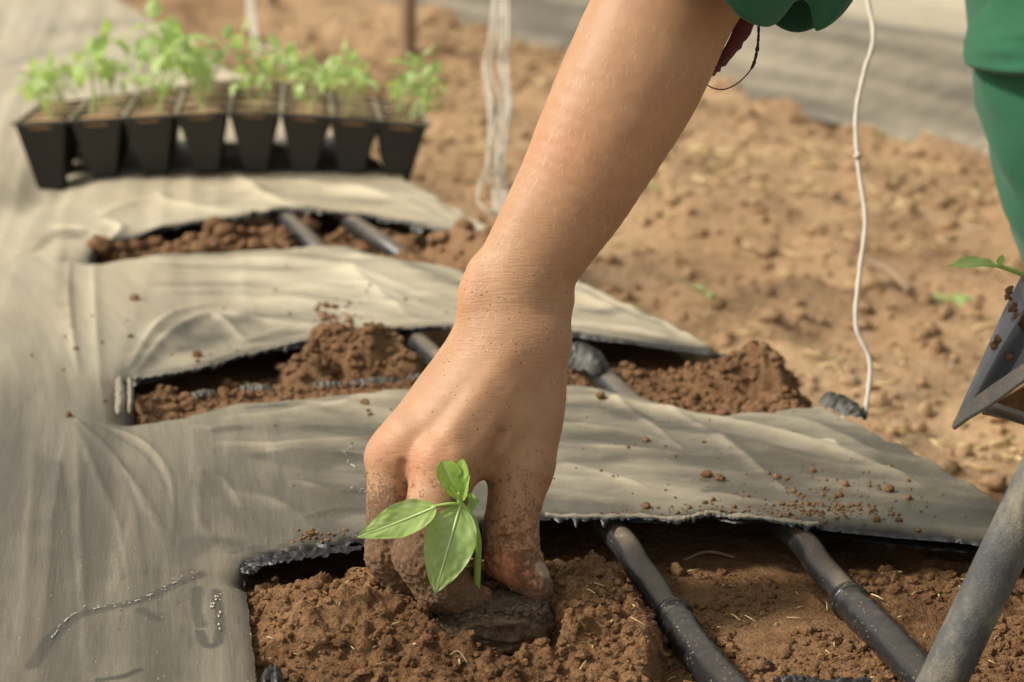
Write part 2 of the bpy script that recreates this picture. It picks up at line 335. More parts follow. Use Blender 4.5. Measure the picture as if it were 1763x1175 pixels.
# ------------------------------------------------------------------ soil inside the cuts
def soil_patch(x0, x1, y0, y1, step, hf, mat, name, label=None):
    X, Y = np.meshgrid(np.arange(x0, x1, step), np.arange(y0, y1, step), indexing='ij')
    Z = hf(X, Y); n3 = .0018
    Xd = X+n3*noise2(X*160, Y*160, 31); Yd = Y+n3*noise2(X*160, Y*160, 32)
    me = mesh(name, np.stack([Xd, Yd, Z], -1).reshape(-1, 3), grid_faces(*X.shape), mat)
    o = obj(name, me, kind='structure'); return o
def crumb_field(X, Y, s=1.0, seed=3):
    d1, d2 = worley2(X*38*s+.4*noise2(X*90, Y*90, 5), Y*38*s, seed); a = np.sqrt(np.clip(1-d1*d1*1.6, 0, 1))
    e1, e2 = worley2(X*110*s+.5*noise2(X*200, Y*200, 6), Y*110*s, seed+1); b = np.sqrt(np.clip(1-e1*e1*1.5, 0, 1))
    g1, _ = worley2(X*280*s, Y*280*s, seed+2); c = np.sqrt(np.clip(1-g1*g1*1.4, 0, 1))
    m = sstep(-.25, .45, fbm2(X*14, Y*14, 3, seed+4)); m2 = sstep(-.3, .4, fbm2(X*33, Y*33, 2, seed+9))
    r1 = 1-np.abs(noise2(X*70*s, Y*70*s, seed+20))*2; r2 = noise2(X*170*s, Y*170*s, seed+21); r3 = noise2(X*420*s, Y*420*s, seed+22)
    return (a*.0072*m+b*.0034*m2+c*.0014*(.4+.6*m2)+.0024*r1*m2+.0022*r2+.0011*r3)/s
def blob(X, Y, cx, cy, rx, ry, h, p=2.0, rot=0):
    c_, s_ = math.cos(rot), math.sin(rot); dx = X-cx; dy = Y-cy; u = (dx*c_+dy*s_)/rx; v = (-dx*s_+dy*c_)/ry
    return h*np.clip(1-(u*u+v*v)**(p/2), 0, 1)**.6
MOUND_EDGE = G(*np.array([(1000, 925), (1070, 955), (1105, 985), (1128, 1030), (1132, 1080), (1128, 1130), (1115, 1200)]).T, -.01)
CAVX, CAVY = G(856, 1096, -.016)[:2]
def h_soil1(X, Y):
    z = -.030+.003*fbm2(X*11, Y*11, 4, 41)
    xe = np.interp(Y, MOUND_EDGE[::-1, 1], MOUND_EDGE[::-1, 0])+.003*noise2(Y*90, Y*0, 8)+.0015*noise2(Y*300, Y*0, 9)
    yb = G(700, 925, 0)[1]
    mound = sstep(.006, -.006, X-xe)*sstep(yb+.03, yb-.035, Y+.012*noise2(X*20, Y*9, 2))
    z = z+mound*(.020-.016*sstep(.012, .055, CAVY-Y)+.004*fbm2(X*16, Y*16, 3, 12))
    a = G(520, 985, -.01); z -= .014*np.exp(-((X-a[0])/.05)**2-((Y-a[1])/.028)**2)
    a = G(735, 1046, -.01); z -= .010*np.exp(-((X-a[0])/.022)**2-((Y-a[1])/.014)**2)
    rg = 1-np.abs(noise2(X*22+.5*noise2(X*50, Y*50, 2), Y*26, 66))*2; z += mound*(.0045*rg+.0030*(1-np.abs(noise2(X*48, Y*52, 67))*2))
    a = G(470, 1060, 0); z += mound*blob(X, Y, a[0], a[1], .07, .05, .006)
    right = sstep(.225, .26, X+.25*(Y-1.0)+.01*noise2(X*30, Y*30, 3)); z += right*(.006+.006*fbm2(X*25, Y*25, 3, 14))
    rb = G(1560, 975, -.01); z += blob(X, Y, rb[0], rb[1], .055, .03, .012)
    cav = (((X-CAVX)/.034)**2+((Y-CAVY-.001)/np.where(Y < CAVY, .030, .026))**2)*(1+.35*noise2(X*70, Y*70, 6)); z -= .032*np.clip(1.15-cav, 0, 1)**.5*(cav < 1.15)
    flat = (1-mound)*(1-right); front = mound*sstep(.97, .93, Y+.1*np.abs(X+.05))
    amp = .16*flat+.55*right+mound*(.75-.25*front)
    z += crumb_field(X, Y)*amp*1.05
    ck = np.abs(noise2(X*34+noise2(X*60, Y*60, 3), Y*34, 77)); z -= mound*.004*(1-sstep(0, .045, ck))*sstep(-.1, .3, noise2(X*9, Y*9, 5))
    for P in (PIPE_A, PIPE_B):
        d, _, _ = seg_dist(X, Y, [(p[0], p[1]) for p in P]); z = np.minimum(z, -.028+np.clip(d-.007, 0, 1)*1.4+.002*noise2(X*200, Y*200, 1))
    dd, _, _ = seg_dist(X, Y, HOLE1[:, :2], True); z = np.minimum(z, -.012+np.clip(dd-.002, 0, .05)*.9+.003*noise2(X*120, Y*120, 4))
    z = np.where(inside(X, Y, HOLE1[:, :2]), z, np.minimum(z, np.where(Y > G(0, 990, 0)[1], -.008, -.013)-np.clip(dd, 0, .03)*.5-.0*X))
    return z
soil_patch(-.20, .42, .86, 1.20, .0011, h_soil1, M_soil, 'soil')
def h_soil2(X, Y):
    z = -.022+.004*fbm2(X*12, Y*12, 3, 51); z0 = z.copy()
    for px, py, rx, ry, h in ((575, 632, .026, .024, .025), (650, 640, .034, .026, .022), (530, 655, .020, .02, .017), (700, 650, .020, .02, .020), (250, 690, .025, .03, .010),
                              (1335, 676, .044, .026, .027), (1265, 676, .030, .025, .022), (1400, 686, .028, .024, .018), (1150, 668, .05, .02, .008)):
        a = G(px, py, -.02); z = np.maximum(z, z0+blob(X+.004*noise2(X*60, Y*60, 2), Y, a[0], a[1], rx, ry, h+.004*noise2(X*40, Y*40, 3)))
    side = np.clip(X-(crest_x(Y)+.005), 0, 1); z -= side*1.1
    z += crumb_field(X, Y, 1.1, 21)*(.35+.65*sstep(-.03, -.01, z))
    z = np.maximum(z, GROUND-.03)
    for P in (PIPE_A, PIPE_B):
        d, _, _ = seg_dist(X, Y, [(p[0], p[1]) for p in P]); z = np.minimum(z, -.022+np.clip(d-.007, 0, 1)*1.6)
    return np.where(inside(X, Y, HOLE2[:, :2]) | (X > crest_x(Y)-.10) | (z > -.004), z, np.minimum(z, -.024))
soil_patch(-.34, .32, 1.22, 1.52, .0020, h_soil2, M_clod, 'soil')
def h_soil3(X, Y):
    z = -.020+.005*fbm2(X*12, Y*12, 3, 61); z += crumb_field(X, Y, .7, 31)*.8
    a = G(800, 440, 0); z += blob(X, Y, a[0], a[1], .06, .07, .03)
    a = G(330, 410, 0); z += blob(X, Y, a[0], a[1], .14, .05, .008)
    side = np.clip(X-(crest_x(Y)-.005), 0, 1); z = np.maximum(z-side*1.1, GROUND-.03)
    for P in (PIPE_A, PIPE_B):
        d, _, _ = seg_dist(X, Y, [(p[0], p[1]) for p in P]); z = np.minimum(z, -.018+np.clip(d-.009, 0, 1)*1.4)
    return np.where(inside(X, Y, HOLE3[:, :2]) | (X > crest_x(Y)-.12), z, np.minimum(z, -.035))
soil_patch(-.46, .10, 1.62, 1.98, .004, h_soil3, M_clod, 'soil')

# ------------------------------------------------------------------ crumbs
def ico():
    t_ = (1+5**.5)/2
    V = np.array([(-1, t_, 0), (1, t_, 0), (-1, -t_, 0), (1, -t_, 0), (0, -1, t_), (0, 1, t_), (0, -1, -t_), (0, 1, -t_), (t_, 0, -1), (t_, 0, 1), (-t_, 0, -1), (-t_, 0, 1)], float)
    Fc = [(0, 11, 5), (0, 5, 1), (0, 1, 7), (0, 7, 10), (0, 10, 11), (1, 5, 9), (5, 11, 4), (11, 10, 2), (10, 7, 6), (7, 1, 8), (3, 9, 4), (3, 4, 2), (3, 2, 6), (3, 6, 8), (3, 8, 9), (4, 9, 5), (2, 4, 11), (6, 2, 10), (8, 6, 7), (9, 8, 1)]
    return V/np.linalg.norm(V[0]), np.array(Fc)
IV, IF = ico()
def sub(V, Fc):
    V = list(map(tuple, V)); mid = {}; out = []
    def m(a, b):
        k = (min(a, b), max(a, b))
        if k not in mid:
            p = np.add(V[a], V[b]); mid[k] = len(V); V.append(tuple(p/np.linalg.norm(p)))
        return mid[k]
    for a, b, c in Fc:
        x, y, z = m(a, b), m(b, c), m(c, a); out += [(a, x, z), (b, y, x), (c, z, y), (x, y, z)]
    return np.array(V), np.array(out)
IV1, IF1 = sub(IV, IF); IV2, IF2 = sub(IV1, IF1); IV3, IF3 = sub(IV2, IF2); IV4, IF4 = sub(IV3, IF3)
def crumbs(C, rad, V0=IV, F0=IF, lump=.28, flat=.75):
    n = len(C); k = len(V0)
    V = V0[None]*(1+rng.uniform(-lump, lump, (n, k, 1)))*np.stack([rng.uniform(.7, 1.3, n), rng.uniform(.7, 1.3, n), rng.uniform(.6, 1, n)*flat/.75], -1)[:, None]
    a = rng.uniform(0, 6.28, n); c, s_ = np.cos(a)[:, None], np.sin(a)[:, None]
    V = np.stack([V[..., 0]*c-V[..., 1]*s_, V[..., 0]*s_+V[..., 1]*c, V[..., 2]], -1)*np.asarray(rad)[:, None, None]+C[:, None]
    Fc = F0[None]+(np.arange(n)*k)[:, None, None]
    return V.reshape(-1, 3), Fc.reshape(-1, 3)
def scatter(hf, x0, x1, y0, y1, n, rmin, rmax, name, mat, mask=None, V0=IV, F0=IF, sink=.3):
    X = rng.uniform(x0, x1, n); Y = rng.uniform(y0, y1, n)
    if mask is not None: q = mask(X, Y); X, Y = X[q], Y[q]
    r = rmin*(rmax/rmin)**(rng.uniform(0, 1, len(X))**3); Z = hf(X, Y)+r*(1-2*sink)*.6
    V, Fc = crumbs(np.stack([X, Y, Z], -1), r, V0, F0)
    return obj(name, mesh(name, V, Fc, mat, V0 is not IV), kind='stuff')
inh1 = lambda X, Y: inside(X, Y, HOLE1[:, :2]) & (np.hypot((X-CAVX)/.8, Y-CAVY) > .02)
m1 = lambda X, Y: inh1(X, Y) & (noise2(X*18, Y*18, 4)+.4*(X < .09) > -.05)
scatter(h_soil1, -.16, .36, .9, 1.14, 15000, .0006, .0036, 'soil_crumbs', M_soil, m1)
scatter(h_soil1, -.16, .36, .9, 1.14, 160, .003, .0075, 'soil_crumbs', M_soil, m1, IV2, IF2, .35)
scatter(h_soil2, -.25, .26, 1.27, 1.46, 6000, .0012, .0045, 'soil_crumbs', M_clod, lambda X, Y: inside(X, Y, HOLE2[:, :2]) | ((X > .15)), IV1, IF1)
scatter(h_soil3, -.4, .02, 1.68, 1.92, 1200, .003, .010, 'soil_crumbs', M_clod, lambda X, Y: inside(X, Y, HOLE3[:, :2]), IV1, IF1)

# ------------------------------------------------------------------ plastic film over the bed
ys = np.concatenate([np.arange(.45, .86, .012), np.arange(.86, 1.32, .0014), np.arange(1.32, 1.56, .002), np.arange(1.56, 2.2, .003), np.arange(2.2, 3.2, .008), np.arange(3.2, 6.0, .04)])
xs = np.concatenate([np.arange(-.80, -.40, .012), np.arange(-.40, .34, .0016)])
side_s = np.linspace(0, .17, 22)[1:]
U, Y = np.meshgrid(xs, ys, indexing='ij')
cx = crest_x(Y[0])[None]
# sheet coordinate: U runs to the crest (at .30), beyond it the sheet turns down the side of the bed
Xf = U-.30+cx
X = Xf.copy()
over = U-.285
Z = np.where(over > 0, -.9*np.clip(over, 0, 1)**2/.05, 0.0)
lim = over > 0
# rebuild as crest part and slope part
Z = -(np.sqrt(np.clip(over, 0, 1)**2+.006**2)-.006)*2.3
Z = np.where(lim, Z, 0.0); X = np.where(lim, Xf-.35*np.clip(over, 0, 1), Xf)
Z = np.maximum(Z, GROUND-.015)
Z += -.25*np.clip(-.70-U, 0, 1)                    # far left the bed falls away a little
def ridge(pts, amp, wid, skew=.0, z=0):
    global Z, DU
    P = G(*np.array(pts, float).T)
    lo = P.min(0)-wid*4; hi = P.max(0)+wid*4
    q = (X > lo[0]) & (X < hi[0]) & (Y > lo[1]) & (Y < hi[1])
    if not q.any(): return
    Ps = spline(P[:, :2], max(len(P)*5, 8)); d, t_, s_ = seg_dist(X[q], Y[q], Ps)
    k = np.sin(np.pi*np.clip(t_, .0, 1))**.6; wloc = wid*(.5+.5*k)*np.where(s_ > 0, 1+skew, 1-skew)
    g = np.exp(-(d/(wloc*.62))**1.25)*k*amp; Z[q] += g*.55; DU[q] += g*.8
DU = np.zeros_like(Z)
# small cross wrinkles everywhere, streaks along the bed on the left
leftm = sstep(-.085, -.15, X+.30*(Y-1.0)*sstep(1.0, 1.3, Y)*0+.34*(Y-1.2)*.6)
warp = .02*noise2(X*5, Y*5, 91)
w1 = 1-np.abs(noise2(X*2.6+warp*20, (Y+.22*X+warp)*15, 71))*2.2
w2 = 1-np.abs(noise2(X*5.5, (Y+.30*X+warp)*34, 72))*2.2
w3 = noise2(X*9, (Y+.2*X+warp)*80, 73)
m_ = sstep(-.3, .4, noise2(X*4, Y*4, 74)); m2_ = sstep(-.2, .5, noise2(X*6, Y*6, 75))
cross = .0042*np.clip(w1, -.2, 1)*(.35+.65*m_)+.0023*np.clip(w2, -.4, 1)*m2_+.0009*w3+.0007*(1-2.4*np.abs(noise2(X*14+warp*30, (Y+.35*X)*85, 78)))*sstep(-.2, .3, noise2(X*7, Y*9, 79))
l1 = 1-np.abs(noise2((X+.15*(Y-1))*22, Y*1.6, 76))*2; l2 = noise2((X+.15*Y)*60, Y*2.5, 77)
along = .0016*np.clip(l1, -.2, 1)+.0006*l2
far = sstep(1.5, 2.3, Y); near_sc = np.where(Y < 1.25, .62, 1.0)
wv_ = (cross*(1-leftm)*near_sc+along*leftm*.6)*(1+.9*far)*(1-.75*np.clip(sstep(0, .05, over), 0, 1))
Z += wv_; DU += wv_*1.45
RG = [ # traced folds: pixels, height, width
 ([(970, 680), (1120, 700), (1300, 740), (1500, 800), (1600, 850)], .008, .012), ([(975, 770), (1080, 778), (1180, 790)], .005, .006),
 ([(1130, 690), (1240, 760), (1330, 830), (1400, 890)], .005, .008), ([(1160, 745), (1290, 770), (1420, 800), (1500, 830)], .006, .007),
 ([(960, 800), (1060, 830), (1120, 850)], .004, .006), ([(1180, 850), (1290, 870), (1420, 880)], .004, .008),
 ([(990, 735), (1100, 752), (1180, 775)], .004, .007), ([(1250, 700), (1400, 735), (1520, 790)], .005, .012),
 ([(1000, 660), (1060, 690), (1180, 780)], .004, .005), ([(1330, 700), (1400, 695), (1480, 735)], .004, .01),
 ([(380, 720), (480, 715), (570, 705), (650, 690)], .006, .007), ([(370, 765), (480, 770), (600, 760), (650, 750)], .006, .008),
 ([(330, 735), (430, 740), (550, 735)], .004, .008), ([(460, 775), (560, 790), (640, 785)], .006, .010), ([(500, 830), (570, 850), (635, 846)], .006, .006),
 ([(520, 900), (570, 885), (630, 880)], .004, .006), ([(400, 850), (480, 870), (560, 930)], .004, .012),
 ([(130, 720), (180, 770), (240, 850), (300, 950)], .0035, .004), ([(130, 720), (160, 800), (200, 900), (220, 1000)], .003, .004),
 ([(130, 720), (135, 850), (140, 1000), (150, 1170)], .003, .006), ([(150, 715), (240, 760), (290, 820), (300, 920)], .0035, .004), ([(120, 720), (95, 850), (80, 1000), (60, 1170)], .003, .006),
 ([(60, 760), (50, 900), (35, 1170)], .003, .008), ([(340, 830), (345, 900), (370, 940)], .003, .004), ([(380, 820), (420, 880)], .003, .004),
 ([(220, 640), (280, 560), (350, 530), (440, 520)], .011, .009), ([(230, 650), (300, 575), (370, 548), (420, 590)], .009, .008), ([(300, 560), (380, 540), (480, 560), (600, 570)], .006, .008),
 ([(420, 590), (520, 570), (640, 575)], .006, .008), ([(380, 520), (500, 525), (640, 545), (760, 560)], .005, .008),
 ([(240, 450), (400, 455), (560, 465), (700, 500), (780, 520)], .006, .012), ([(280, 475), (450, 480), (600, 490), (760, 540)], .005, .010), ([(600, 430), (700, 470), (790, 480)], .008, .014), ([(560, 440), (640, 500), (720, 560)], .005, .010),
 ([(250, 500), (400, 503), (600, 515), (740, 545)], .005, .008), ([(120, 440), (118, 520), (135, 650)], .006, .006), ([(160, 440), (165, 560), (175, 690)], .004, .006), ([(90, 390), (130, 395), (180, 405)], .008, .008), ([(180, 380), (210, 400), (175, 430)], .010, .008),
 ([(400, 300), (470, 350), (560, 372)], .010, .014), ([(480, 310), (620, 335), (760, 375)], .010, .014), ([(160, 380), (250, 350), (400, 330)], .010, .014), ([(250, 340), (330, 360), (430, 375)], .008, .012), ([(560, 330), (680, 345), (820, 385)], .008, .010),
 ([(980, 500), (1080, 555), (1200, 600)], .008, .014), ([(980, 560), (1060, 575), (1180, 596)], .006, .008), ([(1010, 500), (1120, 560), (1240, 612)], .006, .008),
]
for p_, a_, w_ in RG: ridge(p_, a_, w_)
# holes: signed distance (negative inside) with a jagged edge
def sdpoly(P, jag, sx=1):
    q = (X > P[:, 0].min()-.06) & (X < P[:, 0].max()+.06) & (Y > P[:, 1].min()-.06) & (Y < P[:, 1].max()+.06)
    out = np.full(X.shape, 1.0); d, t_, _ = seg_dist(X[q], Y[q], P, True)
    s_ = np.where(inside(X[q], Y[q], P), -d, d)
    tri = np.abs(((X[q]*120+1.3*noise2(X[q]*40, Y[q]*10, 5)) % 1)-.5)*2-.5
    jm = jag(X[q], Y[q], t_)
    s_ = s_+jm*(.0042*tri*(.5+noise2(X[q]*25, Y[q]*25, 7))+.0035*noise2(X[q]*70, Y[q]*70, 8)+.0015*noise2(X[q]*260, Y[q]*260, 9))
    out[q] = s_; return out
yb1 = G(700, 1000, 0)[1]
h1 = sdpoly(HOLE1, lambda x, y, t_: np.where(y > yb1, .25, .12))
h2 = sdpoly(HOLE2, lambda x, y, t_: np.where(x > .05, .15, .45)*sstep(-.235, -.22, x))
h3 = sdpoly(HOLE3, lambda x, y, t_: .6)
H = np.minimum(np.minimum(h1, h2), h3)
# the far lip of every cut is lifted, the near lip sinks to the soil
def lips(P, up, dn, wup, sd):
    global Z
    q = sd < .12; c = P[:, 1].mean()
    xs_ = np.linspace(P[:, 0].min(), P[:, 0].max(), 60); mid = []
    for x_ in xs_:
        ee = []
        for i in range(len(P)):
            a, b = P[i], P[(i+1) % len(P)]
            if (a[0]-x_)*(b[0]-x_) <= 0 and a[0] != b[0]: ee.append(a[1]+(b[1]-a[1])*(x_-a[0])/(b[0]-a[0]))
        mid.append(.5*(min(ee)+max(ee)) if ee else c)
    ym = np.interp(X[q], xs_, mid); farside = sstep(-.004, .004, Y[q]-ym); ends = sstep(0, .05, X[q]-P[:, 0].min())
    g = np.exp(-np.clip(sd[q], 0, 1)/wup); Z[q] += g*(farside*up*ends-(1-farside)*dn)
lips(HOLE1, .004, .005, .02, h1); lips(HOLE2, .004, .012, .016, h2); lips(HOLE3, .006, .012, .02, h3)
g = np.exp(-np.clip(H, 0, 1)/.0035); curl = np.where(Y > G(0, 1000, 0)[1], 1.0, .35)
Z -= g*.005*curl
frill = np.exp(-np.clip(h1, 0, 1)/.009)*(X < -.0)*(Y > 1.04); Z += frill*.0035*noise2(X*150, Y*260, 15)
a_ = G(80, 322, 0); Z -= .016*np.exp(-((X-a_[0])/.035)**2-((Y-a_[1])/.10)**2)
# dust
near = sstep(1.75, 1.12, Y)
dust = .82-.64*near+.10*noise2(X*3, Y*3, 101)+.20*fbm2(X*9, (Y+.25*X)*20, 3, 102)*(1-leftm)+.16*leftm*fbm2((X+.15*Y)*24, Y*3, 3, 106)
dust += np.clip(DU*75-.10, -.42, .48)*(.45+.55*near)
dust += .06*leftm*noise2((X+.15*Y)*30, Y*2, 104)
str_ = noise2((X+.15*Y)*70, Y*1.8, 105); dust += leftm*.06*str_
ic = G(600, 840, 0); dust -= .22*np.exp(-(((X-ic[0])/.08)**2+((Y-ic[1])/.045)**2))
ic = G(1270, 790, 0); dust -= .20*np.exp(-(((X-ic[0])/.10)**2+((Y-ic[1])/.018)**2))
ic = G(560, 900, 0); dust -= .12*np.exp(-(((X-ic[0])/.10)**2+((Y-ic[1])/.03)**2))
edge = np.clip(1.25*np.exp(-np.clip(H+.0015*noise2(X*90, Y*90, 3), 0, 1)/.0045), 0, 1)*np.where(Y > yb1, .95, .25)*np.where((Y < 1.42)&(Y > 1.18), .75, 1)
edge = np.maximum(edge, frill*.95)
def mark(pts, wid, v, dash=None, z=0):
    global dust, edge
    P = spline(G(*np.array(pts, float).T)[:, :2], len(pts)*6); q = (X > P[:, 0].min()-.02) & (X < P[:, 0].max()+.02) & (Y > P[:, 1].min()-.02) & (Y < P[:, 1].max()+.02)
    d, t_, _ = seg_dist(X[q], Y[q], P); k = sstep(wid*1.25, wid*.75, d*(1+.25*noise2(X[q]*200, Y[q]*200, 2)))
    if dash: k = k*sstep(-.1, .25, noise2(t_*dash, t_*0, 3))
    if v < 0: edge[q] = np.maximum(edge[q], k*-v)
    else: edge[q] *= (1-k); dust[q] = dust[q]*(1-k)+k*v
SN = [(55, 1148), (85, 1105), (125, 1068), (180, 1050), (240, 1035), (300, 1005), (345, 988)]
mark(SN, .0034, -.34)
mark([(340, 1010), (338, 1050), (345, 1075)], .0028, -.38); mark([(372, 1012), (378, 1060), (376, 1100), (355, 1108), (345, 1085)], .0024, -.40)
mark([(245, 1050), (270, 1065)], .003, -.3); mark([(170, 1172), (205, 1168), (238, 1155)], .002, -.5)
mark([(300, 948), (340, 930), (400, 935), (440, 955)], .005, -.12)
mark([(1410, 768), (1425, 762), (1438, 770)], .0022, 1.3)
for p_ in ([(130, 730), (160, 800), (190, 880), (212, 1000)], [(140, 725), (200, 800), (235, 880), (252, 990)], [(160, 722), (262, 800), (300, 900), (300, 940)], [(205, 790), (250, 870), (295, 945)], [(105, 800), (118, 900), (130, 1060)], [(330, 830), (345, 900), (355, 925)]): mark(p_, .0013, -.20)
for p_ in ([(350, 815), (370, 860)], [(335, 835), (350, 860)]): mark(p_, .0022, -.14)
def smudge(pts, wid, v):
    P = spline(G(*np.array(pts, float).T)[:, :2], len(pts)*6); q = (X > P[:, 0].min()-.05) & (X < P[:, 0].max()+.05) & (Y > P[:, 1].min()-.05) & (Y < P[:, 1].max()+.05)
    d, t_, _ = seg_dist(X[q], Y[q], P); dust[q] -= v*np.exp(-(d/(wid*(.55+.6*np.sin(np.pi*t_)+.35*noise2(X[q]*30, Y[q]*30, 6))))**2)*(1+.5*noise2(X[q]*18, Y[q]*60, 4))
for p_, w_, v_ in (([(250, 432), (400, 436), (560, 440)], .010, .35), ([(560, 452), (680, 462), (800, 492)], .011, .55), ([(280, 457), (450, 464), (600, 472)], .006, .3), ([(270, 490), (420, 490), (560, 497)], .006, .25), ([(300, 505), (460, 508), (640, 530)], .005, .25),
        ([(225, 642), (285, 588), (345, 550)], .013, .4), ([(310, 606), (380, 572), (430, 548), (500, 545)], .017, .45), ([(430, 592), (480, 582), (520, 578)], .012, .35), ([(980, 575), (1100, 590), (1250, 617)], .006, .5), ([(1000, 540), (1080, 556), (1160, 590)], .009, .45), ([(990, 505), (1060, 530)], .008, .25),
        ([(1175, 742), (1280, 766), (1400, 802), (1455, 822)], .0085, .65), ([(1120, 732), (1230, 752)], .006, .4), ([(1305, 822), (1375, 836)], .006, .45), ([(1215, 858), (1290, 846), (1330, 862)], .007, .45), ([(960, 700), (1050, 706), (1110, 722)], .012, .4), ([(965, 800), (1060, 792)], .013, .3), ([(1530, 798), (1610, 818)], .012, .35), ([(1330, 866), (1430, 872)], .008, .4), ([(1400, 730), (1500, 765)], .009, .3),
        ([(380, 742), (500, 737), (640, 742)], .008, .35), ([(450, 787), (560, 791), (640, 797)], .010, .5), ([(500, 852), (580, 876), (640, 884)], .018, .5), ([(300, 968), (360, 938), (430, 946)], .007, .18), ([(400, 880), (470, 900), (540, 920)], .010, .25), ([(430, 700), (520, 690), (640, 672)], .006, .3),
        ([(60, 432), (100, 404), (148, 402)], .007, .45), ([(115, 412), (140, 408)], .006, .5), ([(360, 362), (420, 338), (480, 330)], .012, .25), ([(480, 342), (640, 352), (770, 368)], .010, .35), ([(30, 110), (120, 85), (220, 70)], .03, .3), ([(40, 150), (130, 130), (300, 110)], .03, .25), ([(60, 60), (160, 45), (260, 40)], .03, .2), ([(110, 430), (112, 500), (125, 570)], .006, .3),
        ([(95, 800), (92, 950), (85, 1170)], .008, .10), ([(45, 780), (30, 950), (20, 1170)], .010, .07), ([(150, 800), (165, 900), (170, 990)], .007, .09), ([(265, 1060), (270, 1170)], .008, .10), ([(320, 1080), (330, 1170)], .007, .08)): smudge(p_, w_, v_)
stain = np.zeros_like(dust)
for pts, wd_, v_ in (([(92, 830), (88, 950), (72, 1080), (66, 1175)], .009, .75), ([(150, 820), (162, 920), (168, 1000)], .006, .5), ([(108, 440), (112, 520), (120, 590)], .005, .5), ([(260, 540), (300, 545)], .02, .15), ([(45, 420), (90, 400)], .015, .25)):
    P = spline(G(*np.array(pts, float).T)[:, :2], 14); d, t_, _ = seg_dist(X, Y, P); stain = np.maximum(stain, v_*np.exp(-(d/wd_)**2)*np.clip(.8+.9*noise2(X*90, Y*5, 12), 0, 1.3)*np.sin(np.pi*np.clip(t_, .02, .98))**.3)
stain = np.clip(stain, 0, 1)
dust = np.clip(dust-.04*leftm*near, 0, 1.5); edge = np.clip(edge, 0, 1)
# snap sheet vertices lying inside a cut onto its edge
gx = np.gradient(H, axis=0)/np.maximum(np.gradient(X, axis=0), 1e-6)
gy = np.gradient(H, axis=1)/np.gradient(Y, axis=1)
gl = np.hypot(gx, gy)+1e-9; inn = H < 0
keep_v = ~inn
kf = keep_v[:-1, :-1] | keep_v[1:, :-1] | keep_v[1:, 1:] | keep_v[:-1, 1:]
st = np.clip(-H, 0, .0022)
Xs = np.where(inn, X+st*gx/gl/np.maximum(gl, 1), X); Ys = np.where(inn, Y+st*gy/gl/np.maximum(gl, 1), Y)
V, Fc, at_ = compact(np.stack([Xs, Ys, Z], -1).reshape(-1, 3), grid_faces(*X.shape, kf), {'dust': dust, 'edge': edge, 'along': leftm+0*X, 'stain': stain, 'uu': X+.16*Y+.11*Y*sstep(1.2, 2.2, Y)})
film = thing('mulch_film', 'dusty black plastic mulch film with torn cross cuts stretched over the planting bed', 'plastic film', (0, 1.2, 0))
child('sheet', mesh('sheet', V, Fc, M_film, True, at_), film)
fx_, fy_ = X, Y
from math import floor
def film_z(x, y):
    j = np.clip(np.searchsorted(ys, y), 1, len(ys)-1); u = x-crest_x(y)+.30; i = np.clip(np.searchsorted(xs, u), 1, len(xs)-1)
    return Z[i, j]
flk = []
def flakes(pts, n, jit, lmin, lmax, wd):
    P = spline(G(*np.array(pts, float).T), 60)
    for _ in range(n):
        i = random.randrange(1, 59); p = P[i]+[random.gauss(0, jit), random.gauss(0, jit), 0]; T = P[i+1 if i < 59 else i]-P[i-1]; T /= np.linalg.norm(T); N = np.array([-T[1], T[0], 0]); L_ = random.uniform(lmin, lmax); w_ = wd*random.uniform(.6, 1.3)
        z_ = float(film_z(p[0], p[1]))+.0007; a_ = np.linspace(0, 2*np.pi, 9)[:-1]; p = np.array([p[0], p[1], z_])
        V_ = np.vstack([p+T*L_*np.cos(q)+N*w_*np.sin(q)*(1+.3*random.uniform(-1, 1)) for q in a_]+[p+[0, 0, .0004]]); flk.append((V_, [(k, (k+1) % 8, 8) for k in range(8)]))
flakes([(75, 1118), (120, 1065), (175, 1048), (240, 1034), (290, 1008), (335, 990)], 15, .0005, .0008, .0032, .00045); flakes([(150, 1050), (240, 1036), (300, 1004), (345, 985)], 26, .0022, .0002, .0008, .0003)
flakes([(378, 1018), (370, 1034), (364, 1045)], 12, .0008, .0005, .0014, .0005); flakes([(378, 1050), (380, 1090)], 6, .0004, .001, .002, .0004)
flakes([(608, 768), (593, 785), (600, 802), (612, 812)], 16, .0004, .0005, .0016, .0004); flakes([(600, 850), (640, 848)], 8, .0012, .0003, .0007, .0004); flakes([(80, 900), (200, 1100), (400, 1150)], 26, .03, .0002, .0005, .0003)
t = NT('dried_drops'); M_flk = t.set(Base_Color=(.50, .46, .37, 1), Roughness=.8)
V, Fc = join(flk); child('dried_drop_flakes', mesh('dried_drop_flakes', V, Fc, M_flk), film, kind='stuff')
